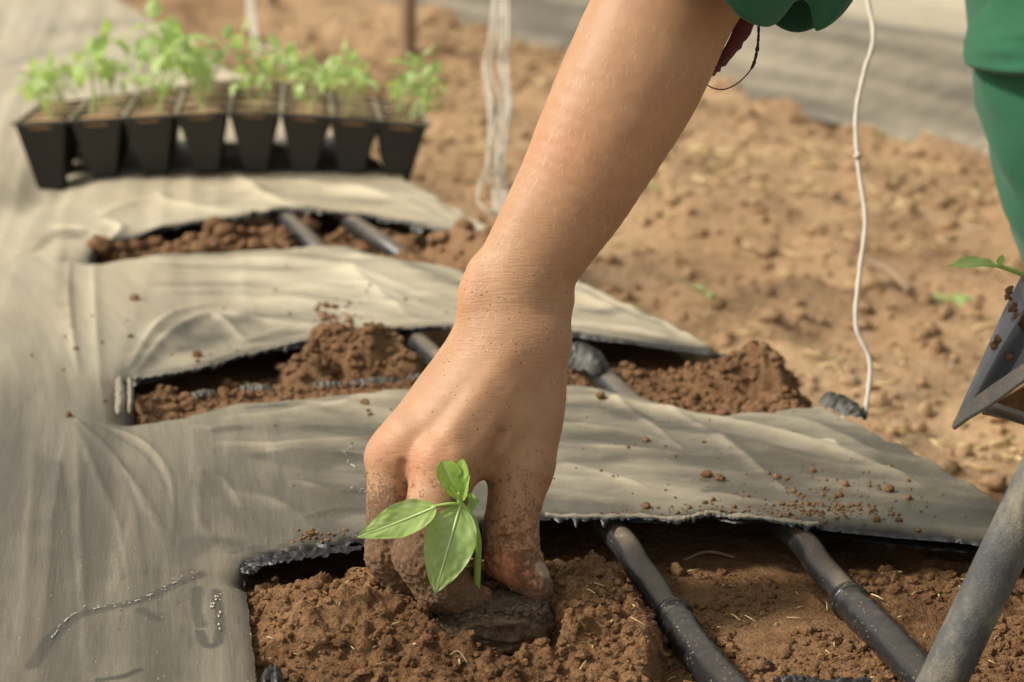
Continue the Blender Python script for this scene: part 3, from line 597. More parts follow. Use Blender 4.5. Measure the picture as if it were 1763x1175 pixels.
# hanging shreds and crumpled bits along the cuts
def crumple(pts, wdt, z, amp, name='crumpled_edge', n=60, m=9, lift=0, seed=0, ed=.8):
    P = spline(G(*np.array(pts, float).T, z), n); t_ = np.linspace(0, 1, n)[:, None]; s_ = np.linspace(-1, 1, m)[None]
    T = np.gradient(P[:, :2], axis=0); T /= np.linalg.norm(T, axis=1)[:, None]; N = np.stack([-T[:, 1], T[:, 0]], -1)
    k = np.sin(np.pi*t_)**.35
    wob = 1+.35*noise2(t_*14, s_*0, seed)
    A = P[:, None, :2]+N[:, None]*(s_*wdt*k*wob)[..., None]
    zz = P[:, 2][:, None]+lift*(1-s_**2)*k+amp*(noise2(t_*n*.22, s_*1.6, seed)+.6*noise2(t_*n*.5, s_*3, seed+1))
    A = A+amp*.5*np.stack([noise2(t_*n*.3, s_*2, seed+4), noise2(t_*n*.3, s_*2, seed+5)], -1)
    V = np.concatenate([A, zz[..., None]], -1).reshape(-1, 3)
    c = np.full(len(V), .5)
    child(name, mesh(name, V, grid_faces(n, m), M_film, True, {'dust': c, 'edge': np.full(len(V), ed)}), film)
crumple([(424, 988), (440, 969), (520, 955), (625, 943)], .0065, .0005, .0017, n=110, seed=3, ed=.97)
crumple([(1418, 686), (1450, 703), (1486, 721)], .009, -.006, .0028, n=40, lift=.007, seed=5, ed=.6)
crumple([(972, 625), (1000, 622), (1036, 640)], .013, -.004, .0028, n=40, lift=.013, seed=7, ed=.65)
crumple([(1395, 912), (1500, 925), (1600, 936), (1690, 948)], .009, -.006, .0009, n=70, seed=9, ed=.97)
crumple([(1230, 612), (1255, 618), (1286, 623)], .006, -.004, .003, n=24, seed=12)
crumple([(204, 650), (208, 680), (204, 714)], .0035, 0, .0008, n=24, seed=14, lift=.003, ed=.15)
crumple([(222, 650), (225, 680), (223, 712)], .002, 0, .0008, n=24, seed=15, lift=.003, ed=.1)
for p_, sd_ in (([(410, 671), (440, 669), (470, 669)], 1), ([(600, 662), (640, 659), (690, 655)], 2), ([(535, 665), (560, 664), (590, 663)], 4), ([(700, 653), (735, 650), (765, 649)], 6), ([(330, 684), (350, 680), (372, 677)], 8)): crumple(p_, .0038, -.003, .0014, n=40, seed=30+sd_, ed=.45, lift=.003)
crumple([(455, 1178), (470, 1160), (480, 1184)], .004, -.008, .0018, n=24, seed=41, lift=.004)
crumple([(1330, 1172), (1370, 1168), (1420, 1176), (1500, 1172)], .004, -.014, .002, n=60, seed=42)

# ragged teeth along the torn far lips
def torn(pts, length, pitch, name, ed, seed, z0=.002, hang=.5):
    P = spline(G(*np.array(pts, float).T), 40); Ls = np.r_[0, np.cumsum(np.linalg.norm(np.diff(P, axis=0), axis=1))]; n = int(Ls[-1]/.0007); u = np.linspace(0, Ls[-1], n)
    B = np.stack([np.interp(u, Ls, P[:, k]) for k in range(3)], -1); z_ = u/pitch+.8*noise2(u*70, u*0, seed)
    tooth = 1-np.abs(z_ % 1-.5)*2; amp = length*(.15+1.4*np.clip(noise2(np.floor(z_)*.77, u*0, seed+1)+.35, 0, 1.2))*np.clip(.5+1.2*noise2(u*22, u*0, seed+6), .1, 1.3); ln = amp*(tooth**.8)+.0012+.0008*noise2(u*700, u*0, seed+2)
    zt = film_z(B[:, 0], B[:, 1]+.004); rows_ = []
    for k, f in enumerate((-1.2, -.3, .35, .8, 1.0)):
        off = np.where(f < 0, f*.004, ln*f); fold = .0008*noise2(u*160, f*3+u*0, seed+5)
        rows_.append(np.stack([B[:, 0]+fold, B[:, 1]-off*(1-.35*max(f, 0)*hang), zt+.0006-np.maximum(off, 0)*hang*max(f, 0)+fold], -1))
    V = np.stack(rows_, 0).reshape(-1, 3); e_ = np.repeat(np.array([0, .1, .6, 1, 1])*ed, n)
    child(name, mesh(name, V, grid_faces(5, n), M_film, True, {'dust': np.repeat([.45, .4, .25, .15, .1], n), 'edge': e_}), film)
torn([(938, 897), (1010, 900), (1110, 898), (1160, 902), (1222, 893), (1262, 902), (1330, 905), (1410, 907)], .0050, .0050, 'torn_edge', .97, 5)
torn([(228, 652), (330, 640), (440, 612), (560, 586), (690, 573), (770, 570)], .0065, .0080, 'torn_edge', .9, 25)
torn([(170, 426), (230, 410), (330, 392), (420, 381), (480, 373), (600, 376), (660, 385), (780, 410)], .0085, .0115, 'torn_edge', .9, 35)

# soil crumbs lying on the film
def on_film(spec, name='soil_crumbs'):
    C, r_ = [], []
    for px, py, sx, sy, n, r0, r1 in spec:
        for _ in range(n):
            p = G(px+random.gauss(0, sx), py+random.gauss(0, sy)); x, y = p[0], p[1]
            if x > crest_x(y)-.005 or y > 5: continue
            if inside(np.array([x]), np.array([y]), HOLE1)[0] or inside(np.array([x]), np.array([y]), HOLE2)[0]: continue
            r = r0*(r1/r0)**(random.random()**2.5); C.append((x, y, float(film_z(x, y))+r*.35)); r_.append(r)
    V, Fc = crumbs(np.array(C), np.array(r_), IV1, IF1, .2)
    obj(name, mesh(name, V, Fc, M_clod), kind='stuff', label='brown soil crumbs sprinkled over the dusty film beside the cuts', cat='soil crumbs')
on_film([(1400, 860, 110, 28, 190, .0005, .0022), (1430, 885, 50, 8, 150, .0004, .0015), (1250, 890, 130, 6, 90, .0005, .0016), (570, 545, 22, 7, 30, .001, .004), (620, 520, 90, 26, 26, .0007, .002), (1150, 790, 160, 60, 45, .0005, .0013),
         (300, 620, 90, 40, 10, .001, .002), (120, 560, 60, 90, 8, .001, .002), (560, 930, 40, 6, 25, .0005, .0015), (640, 690, 60, 20, 8, .001, .002), (500, 800, 80, 60, 20, .0004, .001), (250, 1000, 150, 90, 50, .0002, .0005)])
def clod(px, py, r, label, z=None, mat=None, lump=.22, name='soil_clod'):
    p = G(px, py, 0.0)
    zz = float(film_z(p[0], p[1])) if z is None else z
    V = IV2*np.array([1, .85, .75])*(1+.30*fbm3(IV2[:, 0]*1.7+px, IV2[:, 1]*1.7, IV2[:, 2]*1.7, 3, 5)[:, None])*r
    o = obj(name, mesh(name, V, IF2, mat or M_clod), None, label, 'soil clod', 'loose soil clods on the film'); o.location = (p[0], p[1], zz+r*.45); o.rotation_euler.z = px
clod(1216, 822, .0032, 'pale round soil clod, left of the touching pair on the right film'); clod(1240, 829, .0034, 'dark soil clod, right of the touching pair on the right film')
clod(1034, 691, .0032, 'orange brown soil clod on the film just right of the wrist'); clod(1112, 868+12, .0026, 'small ochre clod on the film near the torn edge right of the thumb')
clod(1531, 848, .0032, 'dark clod lying alone on the film toward the right grey tube'); clod(1112, 762, .0022, 'small brown clod on the film below the soil cut right of the hand')
clod(232, 518, .0038, 'dark clod lying alone on the left film above the second cut'); clod(340, 617, .0036, 'brown clod on the film just above the left end of the second cut')
clod(628, 702, .0028, 'brown clod on the film left of the hand below the second cut'); clod(172, 425, .011, 'brown clod at the left end of the farthest cut')
clod(535, 929, .0028, 'brown clod at the torn film edge left of the fingers'); clod(118, 716, .0024, 'small clod on the left film where the folds meet')

# ------------------------------------------------------------------ drip pipes
def drip(P, sleeve0, sleeve1, label):
    t_ = thing('drip_pipe', label, 'pipe', tuple(P[-2])); Q = spline(P, 120)
    Q[:, 0] += .0006*np.sin(np.arange(120)*.7)
    V, Fc = tube(Q, .0076, 20); child('pipe', mesh('pipe', V, Fc, M_pipe), t_)
    s_ = [tuple(G(*p, z)) for p, z in sleeve0]; S = spline(s_, 60); tt = np.linspace(0, 1, 60)
    rr = .0094+.0008*np.sin(tt*40)*np.exp(-tt*6)+.0004*noise2(tt*25, tt*0, 3); rr[0] = .0082; rr[1:3] = .0098
    V, Fc = tube(S, rr, 28, wob=.018); child('wrapped_sleeve', mesh('wrapped_sleeve', V, Fc, M_tape, True), t_)
    d = spline(s_, 60)[[2, 4]]; V, Fc = tube(np.array([d[0], d[1]]), .0102, 24); child('collar', mesh('collar', V, Fc, M_tape), t_)
drip(PIPE_A, [((1155, 1055), -.021), ((1205, 1130), -.024), ((1300, 1240), -.028)], 0, 'black drip pipe crossing the cuts, nearer the planting hand')
drip(PIPE_B, [((1455, 1028), -.020), ((1545, 1120), -.022), ((1650, 1240), -.028)], 0, 'black drip pipe crossing the cuts, between the near pipe and the grey tube')

# ------------------------------------------------------------------ ground of the field
def h_field(X, Y):
    z = GROUND+.022*fbm2(X*1.9, Y*1.9, 4, 201)+.017*fbm2(X*7, Y*7, 4, 203)
    d1, _ = worley2(X*7, Y*7, 204); z += .011*np.sqrt(np.clip(1-d1*d1*2, 0, 1))*sstep(.0, .4, noise2(X*2, Y*2, 7))
    e1, _ = worley2(X*22, Y*22, 205); z += .007*np.sqrt(np.clip(1-e1*e1*2, 0, 1))*sstep(-.2, .3, noise2(X*5, Y*5, 8))
    z += .03*np.exp(-((Y-3.0-.15*X)/.25)**2)*sstep(.2, .6, X)*sstep(-.2, .4, noise2(X*3, Y*3, 11))
    under = sstep(.04, -.04, X-crest_x(Y)-.03)*sstep(7, 6, Y); return z*(1-under)+(GROUND-.05)*under
gxs = np.concatenate([-np.geomspace(60, 2.2, 26), np.arange(-2, 2.6, .012), np.geomspace(2.7, 60, 26)])
gys = np.concatenate([np.linspace(-30, .4, 30), np.arange(.45, 2.2, .010), np.arange(2.2, 6, .018), np.geomspace(6.1, 150, 40)])
GX, GY = np.meshgrid(gxs, gys, indexing='ij')
obj('ground', mesh('ground', np.stack([GX, GY, h_field(GX, GY)], -1).reshape(-1, 3), grid_faces(*GX.shape), M_field), kind='structure')
offbed = lambda X, Y: X > crest_x(Y)+.03
scatter(h_field, -.6, 1.6, 1.0, 4.2, 14000, .002, .010, 'soil_clods', M_field, offbed, IV1, IF1)
# straw and chaff
def straws(n, mask, name='straw_litter'):
    Vs, Fs = [], []; k = 0
    while k < n:
        x, y = random.uniform(-.5, 1.6), random.uniform(1.0, 4.4)
        if x < crest_x(y)+.03 or float(noise2(np.array([x*1.6]), np.array([y*1.6]), 55)[0])+random.uniform(-.3, .5) < 0: continue
        L = random.uniform(.004, .018); a = random.uniform(0, 6.28); z = float(h_field(np.array([x]), np.array([y]))[0])+random.uniform(.002, .008); wd = random.uniform(.0006, .0022)
        d = np.array([math.cos(a)*L, math.sin(a)*L, random.uniform(-.2, .3)*L]); p = np.array([x, y, z])
        V, Fc = tube([p-d, p, p+d*random.uniform(.8, 1)+np.array([0, 0, .2*L])], wd, 4); Vs.append((V, Fc)); k += 1
    V, Fc = join(Vs); return obj(name, mesh(name, V, Fc, M_straw), kind='stuff', label='yellow straw bits scattered over the brown soil', cat='straw')
straws(2600, None)

# ------------------------------------------------------------------ neighbouring beds
def far_bed(px0, px1, name_label, width, z0=GROUND, dustv=.7, shift=0, hgt=.095):
    a = G(px0[0], px0[1], GROUND)[:2]; b = G(px1[0], px1[1], GROUND)[:2]; e = (a-b); e /= np.linalg.norm(e); nrm = np.array([-e[1], e[0]])
    if nrm[1] < 0: nrm = -nrm
    b2 = b-e*3.0+nrm*shift; L = np.linalg.norm(a-b)+6.5; s_ = np.arange(0, L, .015); prof = np.linspace(0, 1, 60)
    S, Q = np.meshgrid(s_, prof, indexing='ij')
    base = b2[None, None]+e*S[..., None]; off = Q*width+.02*noise2(S*2, Q*0, 5)*(1-Q)
    XX = base[..., 0]+nrm[0]*off; YY = base[..., 1]+nrm[1]*off
    zz = GROUND+.015*sstep(0, .02, Q)+hgt*sstep(0, .34, Q)**.8*sstep(1.0, .8, Q)
    wv = .012*(1-2*np.abs(noise2(S*1.0+2*Q, Q*11+S*.5, 17)))+.007*noise2(S*3, Q*30, 18); zz = zz+wv*.7*sstep(0, .1, Q)
    dust_ = dustv*(.62-.62*sstep(.30, .42, Q))+.72*sstep(.30, .42, Q)+.25*sstep(.35, .5, Q)*noise2(S*2, Q*9, 44)+.14*wv/.01+.34*noise2(S*1.2, Q*16, 19)*sstep(.5, .2, Q)+.12*noise2(S*3, Q*50, 20)
    o = thing('mulch_film', name_label, 'plastic film', (float(a[0]), float(a[1]), GROUND))
    child('sheet', mesh('sheet', np.stack([XX, YY, zz], -1).reshape(-1, 3), grid_faces(*S.shape), M_film, True, {'dust': np.clip(dust_, 0, 1.4).ravel(), 'edge': np.zeros(S.size)}), o)
    return e, nrm, a
far_bed((700, 20), (1763, 300), 'grey film of the neighbouring bed behind the arm', .66, dustv=.20)
far_bed((700, 20), (1763, 300), 'pale dusty film of the second bed beyond, along the top edge', .46, dustv=.30, shift=.95, hgt=.040)
far_bed((700, 20), (1763, 300), 'farthest pale film strip at the very top of the picture', .5, dustv=.30, shift=1.62, hgt=.040)

# ------------------------------------------------------------------ plants
def leaf_mesh(L, W, mat, curl=.25, fold=.25, nl=22, nw=11, seed=0, tipf=1.0, wav=.06, belly=.42):
    t_ = np.linspace(0, 1, nl)[:, None]; s_ = np.linspace(-1, 1, nw)[None]
    wd = (t_**(.62))*(1-t_)**(.95*tipf); wd = wd/wd.max()
    x = s_*wd*W/2; ang = curl*t_*2; ar = np.cumsum(np.cos(ang), 0)/nl*L; zz = -np.cumsum(np.sin(ang), 0)/nl*L
    vein = np.abs(((t_*7-np.abs(s_)*2.2) % 1)-.5)*2
    z = zz+fold*np.abs(x)*.9+L*wav*np.sin(t_*9+s_*2+seed)*np.abs(s_)*wd*.5-(np.exp(-(s_/.10)**2))*L*.010-L*.010*(1-vein)*(np.abs(s_) < .92)*np.abs(s_)**.3+L*.02*noise2(t_*7, s_*3, seed)*np.abs(s_)
    V = np.stack([x+0*t_, ar+0*x, z+0*x], -1).reshape(-1, 3)
    rib = np.exp(-(s_/.07)**2)*(1-.3*t_)+.30*np.exp(-((1-vein)/.16)**2*1.0)*0+.35*(vein < .12)*(np.abs(s_) > .05)
    return mesh('leaf', V, grid_faces(nl, nw), mat, True, {'rib': (rib+0*t_*s_).ravel()})
def frame(y, n):
    y = Vector(y).normalized(); n = Vector(n); n = (n-y*n.dot(y)).normalized(); x = y.cross(n)
    return Matrix((x, y, n)).transposed().to_4x4()
def put_leaf(me, base, tip, nrm, parent, name='leaf'):
    o = obj(name, me, parent); b = Vector(base)-parent.location; o.matrix_local = Matrix.Translation(b) @ frame(Vector(tip)-Vector(base), nrm); return o
# tray seedlings: three shared leaf meshes
TL = [leaf_mesh(.040, .0185, M_leaf_b, c_, .3, 9, 5, k) for k, c_ in enumerate((.25, .6, 1.0))]; 
TL2 = [leaf_mesh(.028, .015, M_leaf_b, c_, .2, 8, 5, k) for k, c_ in enumerate((.1, .5))]
def seedling_proto(k):
    rt = obj('pepper_seedling', None); h = .058+.007*k; lean = (.006*(k-1.5), .002)
    P = spline([(0, 0, -.004), (lean[0]*.3, 0, h*.5), (lean[0], lean[1], h)], 6); V, Fc = tube(P, np.linspace(.0016, .0011, 6), 5); obj('stem', mesh('stem', V, Fc, M_stem_b), rt)
    for j in range(5):
        a = j*2.4+k; z = h*(.84+.16*j/4); L = (.030, .034, .028, .024, .018)[j]; up = (.0, .1, .35, .6, 1.2)[j]
        me = TL[(j+k) % 3] if j < 3 else TL2[j % 2]
        o = obj('leaf', me, rt); d = Vector((math.cos(a), math.sin(a), up)); o.matrix_local = Matrix.Translation((lean[0]*z/h, lean[1]*z/h, z)) @ frame(d, (0, 0, 1) if j < 4 else (1, 0, .2))
        o.scale = (1, 1, 1); V, Fc = tube([(0, -.002, 0), (0, .004, 0)], .0007, 4)
    return rt
def copy_tree(rt):
    c = rt.copy(); scene.collection.objects.link(c)
    for ch in rt.children:
        d = ch.copy(); scene.collection.objects.link(d); d.parent = c
    return c
# ------------------------------------------------------------------ seedling tray
TRX = [72, 168, 257, 349, 440, 530, 615, 697]; TRY = [217, 211, 205, 199, 197, 202, 210, 218]
TD = 2.035; PIT = .0512; NR = 4
trayroot = thing('seedling_tray', 'black plastic cell tray full of young pepper seedlings lying on the bed', 'seedling tray', tuple(D(385, 300, TD+.1)))
def cell_mesh(top=.0234, bot=.0098, h=.060):
    V = []; 
    for (r, z) in ((top, 0), (bot, -h), (bot-.0012, -h+.001), (top-.0022, 0)):
        for sx, sy in ((-1, -1), (1, -1), (1, 1), (-1, 1)): V.append((sx*r, sy*r, z))
    Fc = [(4, 5, 6, 7)[::-1]]
    for j in range(4):
        k = (j+1) % 4; Fc.append((j+4, k+4, k, j)); Fc.append((12+j, 12+k, 8+k, 8+j)); Fc.append((j, k, 12+k, 12+j))
    Fc.append((8, 9, 10, 11)); return mesh('cell', V, Fc, M_tray, False)
CM = cell_mesh(); CM2 = CM
sv = IV1*np.array([.0265, .0265, .0045]); SUBM = mesh('substrate', sv, IF1, M_field)
protos = [seedling_proto(k) for k in range(4)]; used = set()
back = Vector((-.10, 1, 0)).normalized()
tops = {}
for j in range(NR):
    for i in range(8):
        c0 = D(TRX[i], TRY[i]-2, TD); c = c0+back*(PIT*j+.024); c.z += -.004*j*abs(i-3.5)/4
        c.x += -.0*j
        i2 = min(i+1, 7); i1 = max(i-1, 0); e = (D(TRX[i2], TRY[i2], TD)-D(TRX[i1], TRY[i1], TD)).normalized()
        o = obj('cell', CM, trayroot); up = e.cross(back).normalized(); M_ = Matrix((e, up.cross(e).normalized(), up)).transposed().to_4x4()
        o.matrix_local = Matrix.Translation(c-trayroot.location) @ M_
        if i == 0: o.scale = (1, 1, 1.25)
        s_ = obj('substrate', SUBM, trayroot); s_.matrix_local = Matrix.Translation(c-up*.003-trayroot.location) @ M_
        tops[i, j] = (c, M_)
rows = ('front', 'second', 'third', 'back'); cols = ('first', 'second', 'third', 'fourth', 'fifth', 'sixth', 'seventh', 'eighth')
n_ = 0
for j in range(NR):
    for i in range(8):
        for r_ in range(3):
            if r_ and random.random() < .5: continue
            k = n_ % 4; p = protos[k] if k not in used else copy_tree(protos[k]); used.add(k); n_ += 1
            c, M_ = tops[i, j]; sc = random.uniform(.48, .92)*(1.28 if i in (1, 2, 3) else .98)*(.88, .95, .9, .85)[j]
            p.matrix_world = Matrix.Translation(c+Vector((random.uniform(-.010, .010), random.uniform(-.008, .008), -.004))) @ Matrix.Rotation(random.uniform(-.45, .45)+(.35 if i == 7 else 0), 4, 'Y') @ Matrix.Rotation(random.uniform(-.15, .15), 4, 'X') @ Matrix.Rotation(random.uniform(0, 6.28), 4, 'Z') @ Matrix.Scale(sc, 4)
            wh = ('', ', second stem', ', third stem')[r_]
            p['label'] = f'seedling in tray row {rows[j]}, {cols[i]} cell from the left{wh}'
            p['category'] = 'seedling'; p['group'] = 'seedlings growing in the black tray'
# tray top: ribs between cells
def rib_line(pts, wd, hgt):
    P = spline(pts, len(pts)*4); T = np.gradient(P, axis=0); T /= np.linalg.norm(T, axis=1)[:, None]; N = np.cross(T, [0, 0, 1.]); N /= np.linalg.norm(N, axis=1)[:, None]
    V = []; n = len(P)
    for p, q in zip(P, N): V += [p-q*wd-[0, 0, hgt], p+q*wd-[0, 0, hgt], p+q*wd*.7, p-q*wd*.7]
    Fc = [(3, 2, 1, 0), tuple((n-1)*4+k for k in range(4))]
    for i in range(n-1):
        for k in range(4): l = (k+1) % 4; Fc.append((i*4+k, i*4+l, i*4+4+l, i*4+4+k))
    return np.array(V), Fc
def cc(i, j):
    i0 = int(np.clip(np.floor(i), 0, 6)); f = i-i0; a, b = tops[i0, 0][0], tops[i0+1, 0][0]; p = a.lerp(b, f) if 0 <= f <= 1 else a+(b-a)*f
    return np.array(p+back*(PIT*j)+Vector((0, 0, .0015-.004*j*abs(i-3.5)/4)))
for j in range(NR+1):
    V, Fc = rib_line([cc(i, j-.5) for i in np.arange(-.5, 7.6, 1)], .0026, .002); child('top_rib', mesh('top_rib', V, Fc, M_traytop if j else M_tray, False), trayroot)
for i in range(9):
    V, Fc = rib_line([cc(i-.5, j) for j in np.arange(-.5, NR-.4, 1)], .0030, .0028); V = V+np.array([0, 0, .0007]); child('top_rib', mesh('top_rib', V, Fc, M_traytop, False), trayroot)

# ------------------------------------------------------------------ stakes, twine, litter
def stake(px, py, r, label, lean=(0, 0)):
    b = Vector(G(px, py, GROUND)); tp = b+Vector((lean[0], lean[1], 1.3)); Q = spline([b-Vector((0, 0, .1)), b.lerp(tp, .5)+Vector((.004, 0, 0)), tp], 20)
    V, Fc = tube(Q, np.full(20, r)*(1+.08*np.sin(np.arange(20))), 10, wob=.05); o = obj('wooden_stake', mesh('wooden_stake', V, Fc, M_wood), None, label, 'stake', 'wooden stakes in the soil path')
stake(702, 96, .0145, 'thin brown stake standing between the string bundle and the tray', (.0, .06)); stake(467, 28, .012, 'short looking brown stake above the left half of the tray', (0, .1))
def twine(pts, r, name, label, depth=None, mat=M_twine):
    Q = spline([tuple(D(*p)) for p in pts], len(pts)*10); V, Fc = tube(Q, r*(1+.12*np.sin(np.arange(len(Q))*1.3)), 7)
    return mesh('strand', V, Fc, mat)
tw = thing('support_twine', 'single white twine hanging down to the bed edge at right', 'twine', tuple(D(1492, 714, 1.40)))
child('strand', twine([(1500, -420, 1.50), (1490, -60, 1.47), (1504, 60, 1.45), (1488, 125, 1.44), (1474, 200, 1.43), (1478, 285, 1.42), (1490, 380, 1.41), (1480, 470, 1.40), (1474, 560, 1.39), (1498, 625, 1.385), (1490, 714, 1.375)], .0017, '', ''), tw)
V, Fc = crumbs(np.array([D(1477, 269, 1.42)]), [.0026], IV1, IF1, .1); child('knot', mesh('knot', V, Fc, M_twine), tw)
bn = thing('twine_bundle', 'bundle of looped white twine hanging left of the forearm', 'twine', tuple(D(860, 350, 1.9)))
for k in range(14):
    o_ = [random.uniform(-1, 1) for _ in range(9)]; w0 = random.uniform(-17, 17); d_ = random.uniform(-.02, .02)
    P = [(860+w0*.5, -500, 2.15+d_), (862+w0*.8, -60, 2.05+d_), (860+w0+3*o_[2], 60, 2.0+d_), (854+w0*1.3+4*o_[3], 110, 2.0+d_), (862+w0*1.2+5*o_[4], 180, 1.98+d_), (856+w0*.9+5*o_[5], 240, 1.96+d_), (851+w0*.8+4*o_[6], 285, 1.95+d_)]
    P += [(826-4*o_[7], 315, 1.94), (822, 345, 1.93), (838, 362, 1.92), (858, 368+6*o_[1], 1.92)] if k < 3 else [(860+w0*.7+4*o_[7], 330, 1.94), (862+w0*.5, 378, 1.92)]
    child('strand', twine(P, .0009, '', ''), bn)
bn2 = thing('twine_bundle', 'faint white twine hanging above the middle of the tray', 'twine', tuple(D(435, 80, 3.2)))
for k in range(3): child('strand', twine([(428+6*k, -420, 3.5), (426+5*k, -40, 3.3), (432+4*k, 40, 3.2), (440+2*k, 75, 3.15)]+([(470, 90, 3.1), (500, 130, 3.05)] if k == 0 else [(442, 110, 3.1)]), .0022, '', ''), bn2)
a, b = G(1494, 452, GROUND+.015), G(1568, 500, GROUND+.015); V, Fc = tube(spline([a, (a+b)/2+[0, 0, .006], b], 10), np.linspace(.0055, .0045, 10), 8, wob=.12)
obj('stick', mesh('stick', V, Fc, M_wood), None, 'dark dry stick lying on the soil right of the white twine', 'stick')
a, b = G(1170, 968, -.030), G(1265, 960, -.028); V, Fc = tube(spline([a, (a+b)/2+[0, .002, .004], b], 10), .0009, 6); obj('twig', mesh('twig', V, Fc, M_wood), None, 'thin reddish twig lying in the cut between the pipes', 'twig')
for (p, q, lb) in (((1045, 1045), (1067, 1012), 'pale root fibre standing in the crumbly soil right of the thumb'), ((775, 1128), (805, 1142), 'fine pale root fibre on the soil in front of the plug')):
    a = G(*p, -.008); b = G(*q, -.004); V, Fc = tube(spline([a, (a+b)/2+[0, 0, .004], b], 8), .00035, 5); obj('root_fibre', mesh('root_fibre', V, Fc, M_wood), None, lb, 'root fibre')
bits = []
for _ in range(150):
    x, y = random.uniform(-.13, .30), random.uniform(.93, 1.10)
    if not inside(np.array([x]), np.array([y]), HOLE1)[0] or math.hypot(x-CAVX, y-CAVY) < .03: continue
    z = float(h_soil1(np.array([x]), np.array([y]))[0])+.0012; a_ = random.uniform(0, 6.28); L_ = random.uniform(.001, .005); d_ = np.array([math.cos(a_), math.sin(a_), random.uniform(-.2, .3)])*L_
    bits.append(tube([np.array([x, y, z])-d_, np.array([x, y, z+.0003]), np.array([x, y, z])+d_], random.uniform(.0002, .0006), 4))
V, Fc = join(bits); obj('chaff_bits', mesh('chaff_bits', V, Fc, M_straw), kind='stuff')
def weed(px, py, n, L, label, mat=M_leaf, z=None):
    b = Vector(G(px, py, GROUND if z is None else z))
    if z is None: b.z = float(h_field(np.array([b.x]), np.array([b.y]))[0])
    r_ = thing('weed', label, 'weed', tuple(b), 'weeds in the soil path')
    me = leaf_mesh(L, L*.35, mat, .5, .3, 8, 5, px)
    for k in range(n): a_ = k*2.4+px; put_leaf(me, b, b+Vector((math.cos(a_), math.sin(a_), .6)), (0, 0, 1), r_)
weed(1215, 530, 2, .028, 'small pale green weed on the soil below the forearm', M_leaf_b); weed(1290, 272, 3, .03, 'dark green weed beside a hollow in the path')
weed(1640, 515, 5, .035, 'yellow green weed on the soil left of the grey tray corner', M_leaf_b); weed(1115, 358, 3, .025, 'tiny green weed just right of the forearm', M_leaf_b)
for k, (px, py) in enumerate(((1445, 45), (1330, 22), (1640, 25), (1545, 40), (1720, 48), (1440, 88))):
    weed(px, py, 6, .05, ('thin young plant on the far bed by the cuff', 'thin young plant behind the sleeve on the far bed', 'thin young plant on the far bed near the green shirt', 'thin young plant on the far bed right of the twine', 'thin young plant on the far bed half behind the green shirt', 'thin young plant on the grey bed under the cuff')[k], M_leaf_b, -.07)

